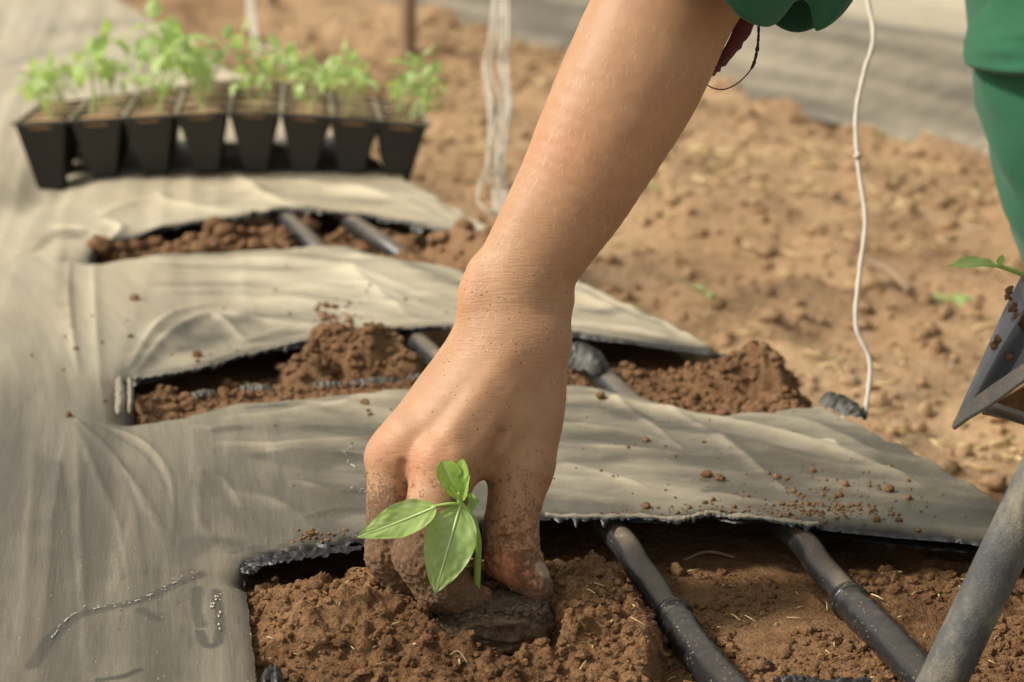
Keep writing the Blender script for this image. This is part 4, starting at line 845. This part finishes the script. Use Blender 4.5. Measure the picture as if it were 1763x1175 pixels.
# ------------------------------------------------------------------ the planting arm and hand: one continuous surface
D0 = 1.08; PC = F_PX/(D0*100)                    # pixels per centimetre at the hand
def L3(px, py, dz):
    k = (D0-dz/100)/D0; return np.array([(px-CX)/PC*k, -(py-CY)/PC*k, dz])
class Field:
    def __init__(s, lo, hi, h):
        s.lo = np.array(lo, float); s.h = h; s.n = np.ceil((np.array(hi)-s.lo)/h).astype(int)+1
        s.v = np.full(s.n, 3.0, np.float32)
    def box(s, lo, hi):
        a = np.clip(((lo-s.lo)/s.h).astype(int), 0, s.n-1); b = np.clip(((hi-s.lo)/s.h).astype(int)+2, 1, s.n)
        sl_ = tuple(slice(i, j) for i, j in zip(a, b))
        g_ = [s.lo[i]+s.h*np.arange(a[i], b[i], dtype=np.float32) for i in range(3)]
        return sl_, g_[0][:, None, None], g_[1][None, :, None], g_[2][None, None, :]
    def cap(s, A, B, ra, rb, k=.35, sz=1.0):
        A, B = np.array(A), np.array(B); m = max(ra, rb)+k+.6
        sl_, x, y, z = s.box(np.minimum(A, B)-m, np.maximum(A, B)+m); e = B-A; zz = (z-A[2])/sz; ez = e[2]/sz; l2 = e[0]**2+e[1]**2+ez**2+1e-9
        t_ = np.clip(((x-A[0])*e[0]+(y-A[1])*e[1]+zz*ez)/l2, 0, 1)
        d = np.sqrt((x-A[0]-t_*e[0])**2+(y-A[1]-t_*e[1])**2+(zz-t_*ez)**2)-(ra+(rb-ra)*t_)
        v = s.v[sl_]; h_ = np.maximum(k-np.abs(v-d), 0)/k; s.v[sl_] = np.minimum(v, d)-h_*h_*k*.25
    def chain(s, P, k=.35, sz=1.0):
        Q = np.array([list(L3(*a))+[r] for a, r in P]); Q = spline(Q, (len(Q)-1)*4+1) if len(Q) > 2 else Q
        m = Q[:, 3].max()+k+.6; sl_, x, y, z = s.box(Q[:, :3].min(0)-m, Q[:, :3].max(0)+m); f = np.full(s.v[sl_].shape, 9.0, np.float32)
        for A, B in zip(Q[:-1], Q[1:]):
            mm = max(A[3], B[3])+k+.8; lo_ = np.minimum(A, B)[:3]-mm; hi_ = np.maximum(A, B)[:3]+mm
            ii = [slice(int(np.searchsorted(g_.ravel(), a_)), int(np.searchsorted(g_.ravel(), b_, 'right'))) for g_, a_, b_ in zip((x, y, z), lo_, hi_)]
            xx, yy, z_ = x[ii[0]], y[:, ii[1]], z[:, :, ii[2]]; e = (B-A)[:3].copy(); zz = (z_-A[2])/sz; ez = e[2]/sz; l2 = e[0]**2+e[1]**2+ez**2+1e-9
            t_ = np.clip(((xx-A[0])*e[0]+(yy-A[1])*e[1]+zz*ez)/l2, 0, 1)
            d = np.sqrt((xx-A[0]-t_*e[0])**2+(yy-A[1]-t_*e[1])**2+(zz-t_*ez)**2)-(A[3]+(B[3]-A[3])*t_); v = f[tuple(ii)]; np.minimum(v, d, out=v)
        v = s.v[sl_]; h_ = np.maximum(k-np.abs(v-f), 0)/k; s.v[sl_] = np.minimum(v, f)-h_*h_*k*.25
    def groove(s, pts, depth, wid, zr=99):
        P = [L3(*p) for p in pts]
        for A, B in zip(P[:-1], P[1:]):
            m = wid*3+.3; sl_, x, y, z = s.box(np.minimum(A, B)-m, np.maximum(A, B)+m); e = B-A; l2 = e@e+1e-9
            t_ = np.clip(((x-A[0])*e[0]+(y-A[1])*e[1]+(z-A[2])*e[2])/l2, 0, 1)
            d2 = (x-A[0]-t_*e[0])**2+(y-A[1]-t_*e[1])**2+.35*(z-A[2]-t_*e[2])**2; s.v[sl_] += depth*np.exp(-d2/wid**2)
    def extract(s):
        v = s.v; neg = v < 0; c = neg.astype(np.int8); n = np.array(v.shape)-1
        cnt = sum(c[i:n[0]+i, j:n[1]+j, k:n[2]+k] for i in (0, 1) for j in (0, 1) for k in (0, 1))
        act = (cnt > 0) & (cnt < 8); I = np.argwhere(act); idx = np.full(act.shape, -1, np.int32); idx[act] = np.arange(len(I))
        acc = np.zeros((len(I), 3)); w_ = np.zeros(len(I)); off = [(i, j, k) for i in (0, 1) for j in (0, 1) for k in (0, 1)]
        vals = {o: v[I[:, 0]+o[0], I[:, 1]+o[1], I[:, 2]+o[2]] for o in off}
        for a in off:
            for ax in range(3):
                if a[ax]: continue
                b = tuple(1 if q == ax else a[q] for q in range(3)); va, vb = vals[a], vals[b]; q = (va < 0) != (vb < 0)
                t_ = np.where(q, va/np.where(q, va-vb, 1), 0); p = np.array(a, float)[None]+t_[:, None]*np.eye(3)[ax]; acc += p*q[:, None]; w_ += q
        V = s.lo+(I+acc/w_[:, None])*s.h; Fs = []
        for ax in range(3):
            u, w2 = [(1, 2), (2, 0), (0, 1)][ax]
            sa = [slice(None)]*3; sb = [slice(None)]*3; sa[ax] = slice(0, -1); sb[ax] = slice(1, None)
            A, B = neg[tuple(sa)], neg[tuple(sb)]; E = np.argwhere(A != B); E = E[(E[:, u] > 0) & (E[:, w2] > 0) & (E[:, u] < n[u]) & (E[:, w2] < n[w2])]
            def q_(du, dw): J = E.copy(); J[:, u] -= du; J[:, w2] -= dw; return idx[J[:, 0], J[:, 1], J[:, 2]]
            F4 = np.stack([q_(1, 1), q_(0, 1), q_(0, 0), q_(1, 0)], -1); fl = ~A[E[:, 0], E[:, 1], E[:, 2]]; F4[fl] = F4[fl][:, ::-1]; Fs.append(F4)
        return V, np.vstack(Fs)
lo = L3(600, 1085, -5.2); hi = L3(1500, -330, 5.8); lo[2] = -6; hi[2] = 6.2
S = Field(np.minimum(lo, hi), np.maximum(lo, hi), .09)
c_ = lambda px, py, dz, r: ((px, py, dz), r)
# forearm: two parallel masses so the section is oval
S.chain([c_(1330, -420, -1.2, 4.5), c_(1212, -130, -.8, 4.1), c_(1150, 0, -.4, 3.62), c_(1091, 130, -.1, 3.60), c_(1034, 240, 0, 3.28), c_(987, 330, 0, 2.95), c_(944, 400, 0, 2.68), c_(908, 462, 0, 2.50), c_(882, 528, 0, 2.55), c_(877, 585, .1, 2.62)], .5, .80)
S.chain([c_(832, 470, .2, .75), c_(820, 512, .5, .84), c_(828, 565, .4, .75)], .9)             # ulna head
S.chain([c_(962, 520, .2, .7), c_(948, 580, .4, .9)], .9)                                        # radius end
# back of the hand
S.chain([c_(908, 590, .5, 1.60), c_(850, 690, 1.3, 1.75), c_(772, 788, 2.1, 1.68)], .9)           # index metacarpal
S.chain([c_(875, 590, .6, 1.60), c_(790, 690, 1.1, 1.65), c_(700, 780, 1.5, 1.40)], .9)
S.chain([c_(850, 590, .1, 1.60), c_(768, 680, .2, 1.50), c_(676, 778, .5, 1.25)], .9)
S.chain([c_(835, 590, -.7, 1.5), c_(755, 690, -1.1, 1.45), c_(680, 790, -1.0, 1.2)], .9)
S.chain([c_(915, 600, .0, 1.75), c_(912, 700, .2, 1.80), c_(897, 800, .6, 1.62)], .9)             # thumb metacarpal
S.chain([c_(880, 720, .9, 1.5), c_(818, 775, 1.6, 1.45)], .8)                                     # web of the thumb
S.chain([c_(700, 752, 1.5, 1.20), c_(663, 790, 1.2, 1.02)], .6)
# index finger, bent towards us, tip pressing the plug
S.chain([c_(768, 796, 2.3, 1.62), c_(748, 880, 2.9, 1.56), c_(735, 955, 3.1, 1.60)], .45)
S.chain([c_(735, 955, 3.1, 1.58), c_(760, 1008, 2.9, 1.32)], .4)
S.chain([c_(760, 1008, 2.9, 1.30), c_(800, 1030, 2.4, 1.02), c_(822, 1034, 2.1, .74)], .35)
# middle finger, left of it
S.chain([c_(672, 800, 1.3, 1.18), c_(667, 880, 1.6, 1.06), c_(668, 955, 1.5, 1.14)], .28)
S.chain([c_(668, 955, 1.5, 1.12), c_(700, 1005, .9, 1.0), c_(752, 1040, .2, .85)], .25)
# ring and little finger further back
S.chain([c_(680, 805, -.2, 1.12), c_(672, 880, -.3, 1.02), c_(676, 950, -.5, 1.0)], .22)
S.chain([c_(676, 950, -.5, 1.0), c_(712, 1000, -1.0, .9), c_(750, 1025, -1.4, .7)], .2)
S.chain([c_(690, 805, -1.8, 1.0), c_(690, 880, -2.3, .88), c_(698, 940, -2.5, .85)], .2)
S.chain([c_(698, 940, -2.5, .85), c_(730, 990, -2.6, .75), c_(758, 1010, -2.7, .6)], .18)
# thumb
S.chain([c_(897, 800, .6, 1.62), c_(887, 862, .9, 1.42), c_(878, 915, 1.0, 1.34)], .5)
S.chain([c_(878, 915, 1.0, 1.26), c_(882, 956, 1.1, 1.30)], .5)
S.chain([c_(882, 956, 1.1, 1.30), c_(904, 986, 1.5, 1.08), c_(924, 1010, 1.8, .80)], .5)
# tendons, knuckles, folds
S.chain([c_(885, 600, 1.8, .22), c_(780, 745, 3.2, .28)], .9); S.chain([c_(860, 610, 1.7, .2), c_(705, 755, 2.4, .22)], .8)
S.chain([c_(752, 792, 3.1, .75), c_(778, 800, 3.2, .7)], .9)
g = S.groove
g([(694, 800, 3.0), (690, 850, 3.0), (692, 890, 3.2)], .40, .20); g([(690, 860, 3.2), (680, 930, 3.6), (694, 985, 3.2)], .30, .17)
g([(650, 820, .6), (640, 900, .4), (645, 980, .4)], .3, .16)
g([(862, 745, 2.6), (848, 790, 2.9), (843, 826, 2.7)], .34, .30); g([(850, 800, 2.4), (838, 832, 2.6)], .2, .2)
for (a, b, w_, d_) in (((848, 932, 2.1), (922, 926, 2.3), .07, .12), ((852, 940, 2.2), (918, 934, 2.3), .06, .10), ((858, 925, 2.1), (920, 912, 2.2), .07, .13), ((868, 902, 2.2), (924, 896, 2.2), .05, .07), ((855, 955, 2.3), (915, 948, 2.4), .05, .07)):
    m = ((a[0]+b[0])/2, (a[1]+b[1])/2+3, a[2]+.25); g([a, m, b], d_*2.2, w_*1.5)
for q in range(4): g([(700+8*q, 930+13*q, 4.2), (740+5*q, 925+14*q, 4.7), (785, 930+12*q, 4.2)], .07, .06)
for q in range(3): g([(735, 772+9*q, 3.6), (770, 768+9*q, 3.9), (800, 774+9*q, 3.5)], .045, .06)
V, Fc = S.extract()
# fine surface relief: slight unevenness and skin sag
pxv = CX+V[:, 0]*PC*D0/(D0-V[:, 2]/100); pyv = CY-V[:, 1]*PC*D0/(D0-V[:, 2]/100)
low = sstep(880, 960, pyv)
dsp = .014*fbm3(V[:, 0]*1.1, V[:, 1]*1.1, V[:, 2]*1.1, 3, 3)+low*.085*fbm3(V[:, 0]*6, V[:, 1]*4.5, V[:, 2]*6, 3, 13)
me = mesh('arm', V/100, Fc, None); no = np.zeros(len(V)*3); me.vertices.foreach_get('normal', no) if False else None
vn = np.empty(len(me.vertices)*3, np.float32); me.vertex_normals.foreach_get('vector', vn); vn = vn.reshape(-1, 3)
# light smoothing, then relief
E = np.vstack([Fc[:, [0, 1]], Fc[:, [1, 2]], Fc[:, [2, 3]], Fc[:, [3, 0]]])
for it in range(2):
    acc = np.zeros_like(V); n_c = np.zeros(len(V)); 
    for k in range(3): acc[:, k] = np.bincount(E[:, 0], V[E[:, 1], k], len(V))+np.bincount(E[:, 1], V[E[:, 0], k], len(V))
    n_c = np.bincount(E[:, 0], minlength=len(V))+np.bincount(E[:, 1], minlength=len(V)); V = .4*V+.6*acc/n_c[:, None]
V = V+vn*dsp[:, None]
# soil stuck to the skin, redness, fine wrinkles
n1 = fbm3(V[:, 0]*.9, V[:, 1]*.9, V[:, 2]*.9, 3, 21); n2 = fbm3(V[:, 0]*2.5, V[:, 1]*2.5, V[:, 2]*2.5, 3, 22)
isthumb = sstep(822, 842, pxv)
dirt_f = sstep(835, 930, pyv+25*n1+.0*pxv)*.85+.25*sstep(940, 1010, pyv)+.30*sstep(690, 650, pxv)*sstep(790, 870, pyv)
dirt_t = sstep(850, 960, pyv+30*n1)*.30+.35*sstep(930, 975, pyv)*sstep(872, 905, pxv)+.3*sstep(990, 1030, pyv)-.40*sstep(905, 870, pxv)*sstep(945, 965, pyv)*sstep(1030, 1005, pyv)
dirt = np.clip(dirt_f*(1-isthumb)+dirt_t*isthumb, 0, 1)+.12*sstep(740, 860, pyv+30*n2)
def sp2(x, y, r): return np.exp(-(((pxv-x)**2+(pyv-y)**2)/r**2))
red = .55*sp2(735, 790, 50)+1.2*sp2(862, 980, 46)+.6*sp2(905, 1005, 35)+.35*sp2(800, 500, 40)+.35*sp2(655, 775, 30)+.25*sp2(905, 880, 60)+.3*sp2(970, 250, 90)
speck = np.clip(.25+1.0*sstep(380, 560, pyv)*sstep(900, 700, pyv), 0, 1)
wrink = np.clip(1.1*sstep(420, 500, pyv)*sstep(650, 560, pyv)+.35*sstep(300, 420, pyv)+.9*sp2(760, 790, 50)+.08, 0, 1)
arm_me = mesh('arm', V/100, Fc, M_skin, True, {'dirt': dirt, 'red': np.clip(red, 0, 1), 'speck': speck, 'wrinkle': wrink})
person = thing('person', 'person in green clothes reaching down with a bare soil covered right hand', 'person', tuple(D(1900, 300, 1.4)))
HM = CAM_M @ Matrix.Translation((0, 0, -D0))
arm = obj('arm', arm_me, person); ALM = Matrix.Translation(-person.location) @ HM; arm.matrix_local = ALM
# fine pale hairs on the forearm
q = np.where((pyv > 40) & (pyv < 620) & (vn[:, 2] > -.1))[0]; q = rng.choice(q, 750, False); ax_ = np.array([-.30, -.95, 0.]); hv, hf = [], []
for i in q:
    n_ = vn[i]; tg = ax_-n_*(ax_@n_); tg /= np.linalg.norm(tg)+1e-9; sd = np.cross(n_, tg); L_ = random.uniform(.2, .6); tg = tg+sd*random.uniform(-.7, .7)
    p = V[i]; b = len(hv); wd = sd*.0040
    p1 = p+tg*L_*.5+n_*.07; p2 = p+tg*L_+n_*.08; hv += [p-wd, p+wd, p1-wd*.8, p1+wd*.8, p2]; hf += [(b, b+1, b+3, b+2), (b+2, b+3, b+4)]
t = NT('arm_hair'); M_hair = t.set(Base_Color=(.85, .64, .40, 1), Roughness=.4)
hair = obj('arm_hair', mesh('arm_hair', np.array(hv)/100, hf, M_hair), person, kind='stuff'); hair.matrix_local = ALM
# thumb nail: curved plate on the far side of the tip
nv = []; nn = 12
from mathutils.bvhtree import BVHTree
bv = BVHTree.FromPolygons([tuple(v) for v in V], [tuple(map(int, f)) for f in Fc])
ncen = np.array(L3(925, 986, 2.0)); nax = L3(947, 1014, 1.7)-L3(921, 972, 1.9); nax /= np.linalg.norm(nax)
ndir = np.array([.86, .38, .32]); ndir -= nax*(ndir@nax); ndir /= np.linalg.norm(ndir); nsd = np.cross(nax, ndir)
for i in range(nn):
    for j in range(nn):
        u = (i/(nn-1)-.5)*.95; v = (j/(nn-1)-.5)*.78*(1-.35*max(0, -(i/(nn-1)-.5)*2)**3)
        p = ncen+nax*u+nsd*v+ndir*1.5; hit = bv.ray_cast(Vector(p), Vector(-ndir)); P_ = np.array(hit[0]) if hit[0] else p-ndir*1.5
        e_ = (abs(u/.475)**3+abs(v/.39)**3)**(1/3); nv.append(P_+ndir*(.055-.05*e_**6))
nail = obj('nail', mesh('nail', np.array(nv)/100, grid_faces(nn, nn), M_nail), arm)

# sleeve of the planting arm
ring = [(960, -170, 2), (1075, -115, 4.8), (1175, -62, 5.8), (1245, 0, 5.4), (1275, 33, 4.6), (1310, 48, 3.6), (1334, 44, 2.8), (1352, 18, 2.4), (1376, 2, 2.0), (1394, 12, 1.2), (1402, 48, .4), (1412, 54, .2), (1428, 40, -.8), (1432, 5, -2), (1402, 50, -3.2), (1345, 52, -4.2), (1260, -20, -5.2), (1120, -120, -5.4), (1000, -190, -3.2), (950, -200, -.5)]
Rg = np.array([L3(*p) for p in ring]); Rg = spline(np.vstack([Rg, Rg[:1]]), 97)[:-1]; cen = Rg.mean(0); axis = L3(1420, -420, -.5)-L3(1200, -60, 0); axis /= np.linalg.norm(axis); vs_ = []
for k, (u, sc_) in enumerate(((0, 1.0), (.25, 1.03), (.7, 1.06), (1.5, 1.08), (2.6, 1.07), (2.8, 1.10), (4, 1.1), (7, 1.12), (11, 1.2), (18, 1.35), (26, 1.5))):
    rr = cen+(Rg-cen)*sc_; a_ = np.linspace(0, 6.28, 96); rr = rr*(1)+axis*u+(Rg-cen)*.012*np.sin(a_*5+u)[:, None]*(u > 0)
    vs_.append(rr)
nr = len(vs_); vv = np.vstack(vs_); ff = [(i*96+j, i*96+(j+1) % 96, (i+1)*96+(j+1) % 96, (i+1)*96+j) for i in range(nr-1) for j in range(96)]
slv = obj('sleeve', mesh('sleeve', vv/100, ff, M_green), person); slv.matrix_local = ALM
sm = slv.modifiers.new('thick', 'SOLIDIFY'); sm.thickness = .0022; sm.offset = -1
sb_ = slv.modifiers.new('sub', 'SUBSURF'); sb_.levels = sb_.render_levels = 1
# maroon undershirt strip and dark cord loop behind the arm
P = np.array([L3(*p) for p in ((1300, -20, -1.6), (1288, 40, -1.8), (1268, 78, -1.9), (1240, 112, -2.0), (1222, 130, -2.1))]); P = spline(P, 20)
vv = np.vstack([[p+[-.9*(1-i/26), 0, .5], p+[.38*(1-i/22)+.05*math.sin(i*2), .1*math.sin(i*3.1), .1]] for i, p in enumerate(P)]); ff = [(2*i, 2*i+1, 2*i+3, 2*i+2) for i in range(19)]
ut = obj('undershirt', mesh('undershirt', vv/100, ff, M_maroon), person); ut.matrix_local = ALM; sm = ut.modifiers.new('thick', 'SOLIDIFY'); sm.thickness = .0015
P = spline(np.array([L3(*p) for p in ((1306, 20, -.8), (1306, 60, -.8), (1303, 90, -.8), (1294, 118, -.9), (1272, 142, -1.0), (1248, 154, -1.2), (1228, 152, -1.4), (1212, 143, -1.8))]), 60)
rr = np.where(np.arange(60) < 26, .085+.03*rng.uniform(-1, 1, 60), .034); V_, F_ = tube(P, rr, 7)
cd_ = obj('cord_loop', mesh('cord_loop', V_/100, F_, M_cord), person); cd_.matrix_local = ALM
# crouching leg and shirt hem at the right edge
def loft(sil, rad, name, dep, sy=.9, n=40, seg=48, wr=.02, seed=0):
    C = [D(px, py, d) for (px, py, d) in sil]; Cs = spline([tuple(c) for c in C], n); rs = spline(np.array(rad)[:, None], n)[:, 0]; vv = []
    for i in range(n):
        a_ = np.linspace(0, 2*np.pi, seg, endpoint=False); r_ = rs[i]*(1+wr*noise2(np.cos(a_)*2+i*.05, np.sin(a_)*2+i*.22, seed)+wr*.5*noise2(a_*2, i*.3+a_*0, seed+1)+wr*.30*(1-2*np.abs(noise2(a_*1.5+i*.10, i*.35+a_*.8, seed+3))))
        vv.append(np.stack([Cs[i, 0]+np.cos(a_)*r_, Cs[i, 1]+np.sin(a_)*r_*sy, np.full(seg, Cs[i, 2])+.10*np.cos(a_)*rs[i]], -1))
    ff = [(i*seg+j, i*seg+(j+1) % seg, (i+1)*seg+(j+1) % seg, (i+1)*seg+j) for i in range(n-1) for j in range(seg)]
    return np.vstack(vv), ff
k_ = 1.42; rpx = 200; q_ = rpx/F_PX*k_
lg = [(1850, -900), (1860, -300), (1868, 30), (1876, 100), (1886, 180), (1906, 270), (1930, 350), (1968, 450), (2020, 560), (2080, 700), (2110, 900)]
V_, F_ = loft([(x+10, y, k_) for x, y in lg], [q_]*9+[q_*.95, q_*.9], 'trouser_leg', k_, wr=.075, seed=4); child('trouser_leg', mesh('trouser_leg', V_, F_, M_green), person)
fb_ = D(2110, 900, k_); fz_ = float(GROUND)+.02
FT = spline([(fb_.x, fb_.y+.03, fz_+.16), (fb_.x, fb_.y+.03, fz_+.06), (fb_.x-.03, fb_.y-.02, fz_+.035), (fb_.x-.07, fb_.y-.12, fz_+.028), (fb_.x-.09, fb_.y-.17, fz_+.024)], 24)
V_, F_ = tube(FT, np.interp(np.arange(24), [0, 8, 14, 20, 23], [.06, .055, .05, .045, .025]), 18); child('boot', mesh('boot', V_, F_, M_tape), person)
sh_ = [(1840, -1000), (1870, -500), (1885, -150), (1880, 0), (1866, 50), (1862, 88), (1872, 100)]
V_, F_ = loft([(x+15, y, k_-.01) for x, y in sh_], [q_*1.4, q_*1.2, q_*1.06, q_*1.05, q_*1.06, q_*1.06, q_*.98], 'shirt', k_, wr=.04, seed=9); child('shirt', mesh('shirt', V_, F_, M_green), person)

# ------------------------------------------------------------------ root plug and the seedling being planted
pc = G(852, 1070, -.013); W_ = IV4.copy(); W_ = np.sign(W_)*np.abs(W_)**.65; W_ = W_/np.abs(W_).max()
pn = (.10*fbm3(IV4[:, 0]*3, IV4[:, 1]*3, IV4[:, 2]*3, 4, 9)+.06*fbm3(IV4[:, 0]*14, IV4[:, 1]*14, IV4[:, 2]*14, 3, 19))[:, None]
pv = W_*(1+pn)*np.array([.0285, .017, .0125])
plug = thing('planted_seedling', 'young pepper seedling with dark root plug held under the muddy fingers', 'seedling', tuple(pc))
child('root_plug', mesh('root_plug', pv+pc, IF4, M_peat), plug)
cq = rng.uniform(-1, 1, (420, 2)); cq = cq[(np.abs(cq)**3).sum(1) < 1]; cz = .0125*(1-(np.abs(cq)**5).sum(1)*.3)*.93
V_, F_ = crumbs(np.stack([pc[0]+cq[:, 0]*.027, pc[1]+cq[:, 1]*.016, pc[2]+cz], -1), rng.uniform(.0005, .0018, len(cq)), IV1, IF1, .35); child('peat_crumbs', mesh('peat_crumbs', V_, F_, M_peat, False), plug, kind='stuff')
V_, F_ = tube(spline([tuple(D(820, 1022, 1.055)), tuple(D(822, 980, 1.048)), tuple(D(823, 930, 1.040)), tuple(D(812, 890, 1.036)), tuple(D(794, 868, 1.034)), tuple(D(790, 848, 1.033))], 40), np.linspace(.0019, .0013, 40), 10); child('stem', mesh('stem', V_, F_, M_stem), plug)
V_, F_ = tube(spline([tuple(D(794, 870, 1.034)), tuple(D(775, 868, 1.031)), tuple(D(742, 873, 1.030))], 14), np.linspace(.0011, .0008, 14), 7); child('petiole', mesh('petiole', V_, F_, M_stem), plug)
cn = Vector((0, -cp, sp))
def hero(base, tip, wcm, nrm, mat, **k):
    b, t_ = D(*base), D(*tip); L_ = (t_-b).length; o_ = put_leaf(leaf_mesh(L_*1.03, wcm/100, mat, **k), b, t_, nrm, plug)
    if wcm > 1.5:
        c_v = [v.co.copy() for v in o_.data.vertices]; nw_ = k['nw']; C_ = np.array([c_v[i*nw_+nw_//2] for i in range(k['nl'])])[:-1]; V_, F_ = tube(C_+[0, 0, .0003], np.linspace(.00065, .0002, len(C_)), 6); obj('midrib', mesh('midrib', V_, F_, M_rib), o_)
hero((793, 868, 1.033), (751, 1018, 1.022), 2.45, cn+Vector((.12, 0, .15)), M_leaf, curl=.12, fold=.16, nl=44, nw=23, wav=.03)
hero((754, 871, 1.030), (616, 931, 1.020), 1.75, cn+Vector((-.1, 0, .55)), M_leaf, curl=-.10, fold=.20, nl=40, nw=21, seed=2, wav=.04, tipf=1.1)
hero((791, 862, 1.033), (765, 795, 1.031), 1.25, cn+Vector((.45, 0, .1)), M_leaf_y, curl=.15, fold=.25, nl=26, nw=15, tipf=.45, wav=.05)
hero((795, 858, 1.034), (800, 792, 1.036), .80, cn+Vector((-.7, 0, 0)), M_leaf_y, curl=-.1, fold=.35, nl=26, nw=13, tipf=.5, wav=.06, seed=3)
hero((796, 866, 1.030), (806, 818, 1.027), .42, cn+Vector((-.5, 0, .2)), M_leaf_y, curl=.1, fold=.6, nl=20, nw=9)
hero((792, 862, 1.030), (774, 838, 1.028), .22, cn, M_leaf_y, curl=.1, fold=.6, nl=14, nw=7)
hero((806, 872, 1.036), (816, 832, 1.040), 1.0, Vector((.7, -.5, .2)), M_leaf, curl=.9, fold=.9, nl=22, nw=13, tipf=.6, seed=5)
hero((808, 884, 1.036), (818, 846, 1.038), .55, cn+Vector((.4, 0, 0)), M_leaf, curl=.4, fold=.7, nl=22, nw=11, tipf=.6, seed=6)

# ------------------------------------------------------------------ grey tube, crossbar and tray corner at the right
cr = thing('carrying_frame', 'grey weathered tube leaning across the lower right corner', 'metal frame', tuple(D(1610, 1190, 1.0)))
P = spline([tuple(D(1575, 1272, 1.0)), tuple(D(1700, 1010, .995)), tuple(D(1960, 465, .985)), tuple(D(2150, 60, .98))], 40); V_, F_ = tube(P, .0110, 32); child('tube', mesh('tube', V_, F_, M_tube), cr)
V_, F_ = tube([tuple(D(1694, 699, 1.20)), tuple(D(1830, 742, 1.10)), tuple(D(2000, 770, .99))], .0036, 10); child('crossbar', mesh('crossbar', V_, F_, M_pipe), cr)
def sheet_px(rows_, mat, name, parent, th=.0015):
    n_c = len(rows_[0]); vv = [tuple(D(*p)) for r_ in rows_ for p in r_]; ff = [(i*n_c+j, i*n_c+j+1, (i+1)*n_c+j+1, (i+1)*n_c+j) for i in range(len(rows_)-1) for j in range(n_c-1)]
    o = child(name, mesh(name, vv, ff, mat, False), parent); s_ = o.modifiers.new('thick', 'SOLIDIFY'); s_.thickness = th; s_.offset = 0; b_ = o.modifiers.new('bev', 'BEVEL'); b_.width = .0006; b_.segments = 2; return o
M_gt = plastic('grey_tray_plastic', (.105, .112, .125, 1), .10, .5); M_lip = plastic('dusty_lip', (.17, .165, .15, 1), .25, .7, 2)
tc = thing('tray_corner', 'corner of a tilted grey seedling tray with soil in its ribs, right edge', 'seedling tray', tuple(D(1700, 650, 1.17)))
sheet_px([[(1640, 736, 1.17), (1690, 622, 1.18), (1726, 540, 1.19), (1765, 462, 1.20), (1800, 390, 1.21)], [(1664, 708, 1.16), (1710, 615, 1.17), (1745, 556, 1.18), (1790, 478, 1.19), (1830, 400, 1.20)],
          [(1668, 704, 1.152), (1716, 617, 1.162), (1752, 556, 1.172), (1797, 478, 1.182), (1838, 400, 1.19)]], M_gt, 'side_panel', tc)
sheet_px([[(1668, 702, 1.175), (1718, 613, 1.185), (1754, 552, 1.195), (1840, 400, 1.21)], [(1724, 672, 1.17), (1770, 590, 1.18), (1800, 530, 1.19), (1880, 400, 1.20)]], M_gt, 'side_panel', tc)
sheet_px([[(1724, 668, 1.160), (1772, 586, 1.170), (1802, 528, 1.18), (1882, 398, 1.19)], [(1800, 620, 1.155), (1830, 560, 1.165), (1860, 500, 1.17), (1940, 380, 1.18)]], M_gt, 'side_panel', tc)
sheet_px([[(1643, 728, 1.155), (1672, 692, 1.15), (1712, 662, 1.145), (1763, 628, 1.14), (1850, 580, 1.13)], [(1641, 740, 1.15), (1666, 722, 1.145), (1704, 700, 1.14), (1763, 657, 1.135), (1850, 604, 1.125)]], M_lip, 'lip', tc, .0026)
sheet_px([[(1690, 704, 1.20), (1763, 665, 1.19), (1860, 612, 1.18)], [(1690, 712, 1.23), (1763, 728, 1.22), (1860, 728, 1.21)]], M_clod, 'underside', tc)
for px, py, r_, d in ((1738, 500, .0035, 1.18), (1736, 512, .003, 1.175), (1712, 596, .0036, 1.163), (1718, 585, .003, 1.162), (1738, 617, .0028, 1.168), (1758, 548, .006, 1.18), (1766, 555, .006, 1.18), (1744, 530, .004, 1.175)):
    c0 = np.array(D(px, py, d)); V_ = IV1*(1+rng.uniform(-.45, .45, (len(IV1), 1)))*np.array([1, .6, .9])*r_*.75+c0; child('soil_lump', mesh('soil_lump', V_, IF1, M_clod), tc)
sg = thing('pepper_seedling', 'single seedling with a drooping leaf above the grey tray corner', 'seedling', tuple(D(1790, 500, 1.2)))
V_, F_ = tube(spline([tuple(D(1850, 560, 1.22)), tuple(D(1790, 490, 1.2)), tuple(D(1752, 470, 1.195)), tuple(D(1714, 456, 1.19))], 20), .0013, 7); child('stem', mesh('stem', V_, F_, M_stem), sg)
b_, t_ = D(1716, 457, 1.19), D(1640, 444, 1.175); put_leaf(leaf_mesh((t_-b_).length, .0105, M_leaf, .2, .3, nl=26, nw=13), b_, t_, (0, -.5, .9), sg)
b_, t_ = D(1718, 458, 1.19), D(1728, 438, 1.19); put_leaf(leaf_mesh((t_-b_).length, .004, M_leaf_y, .2, .3, nl=10, nw=5), b_, t_, (0, -.9, .4), sg)
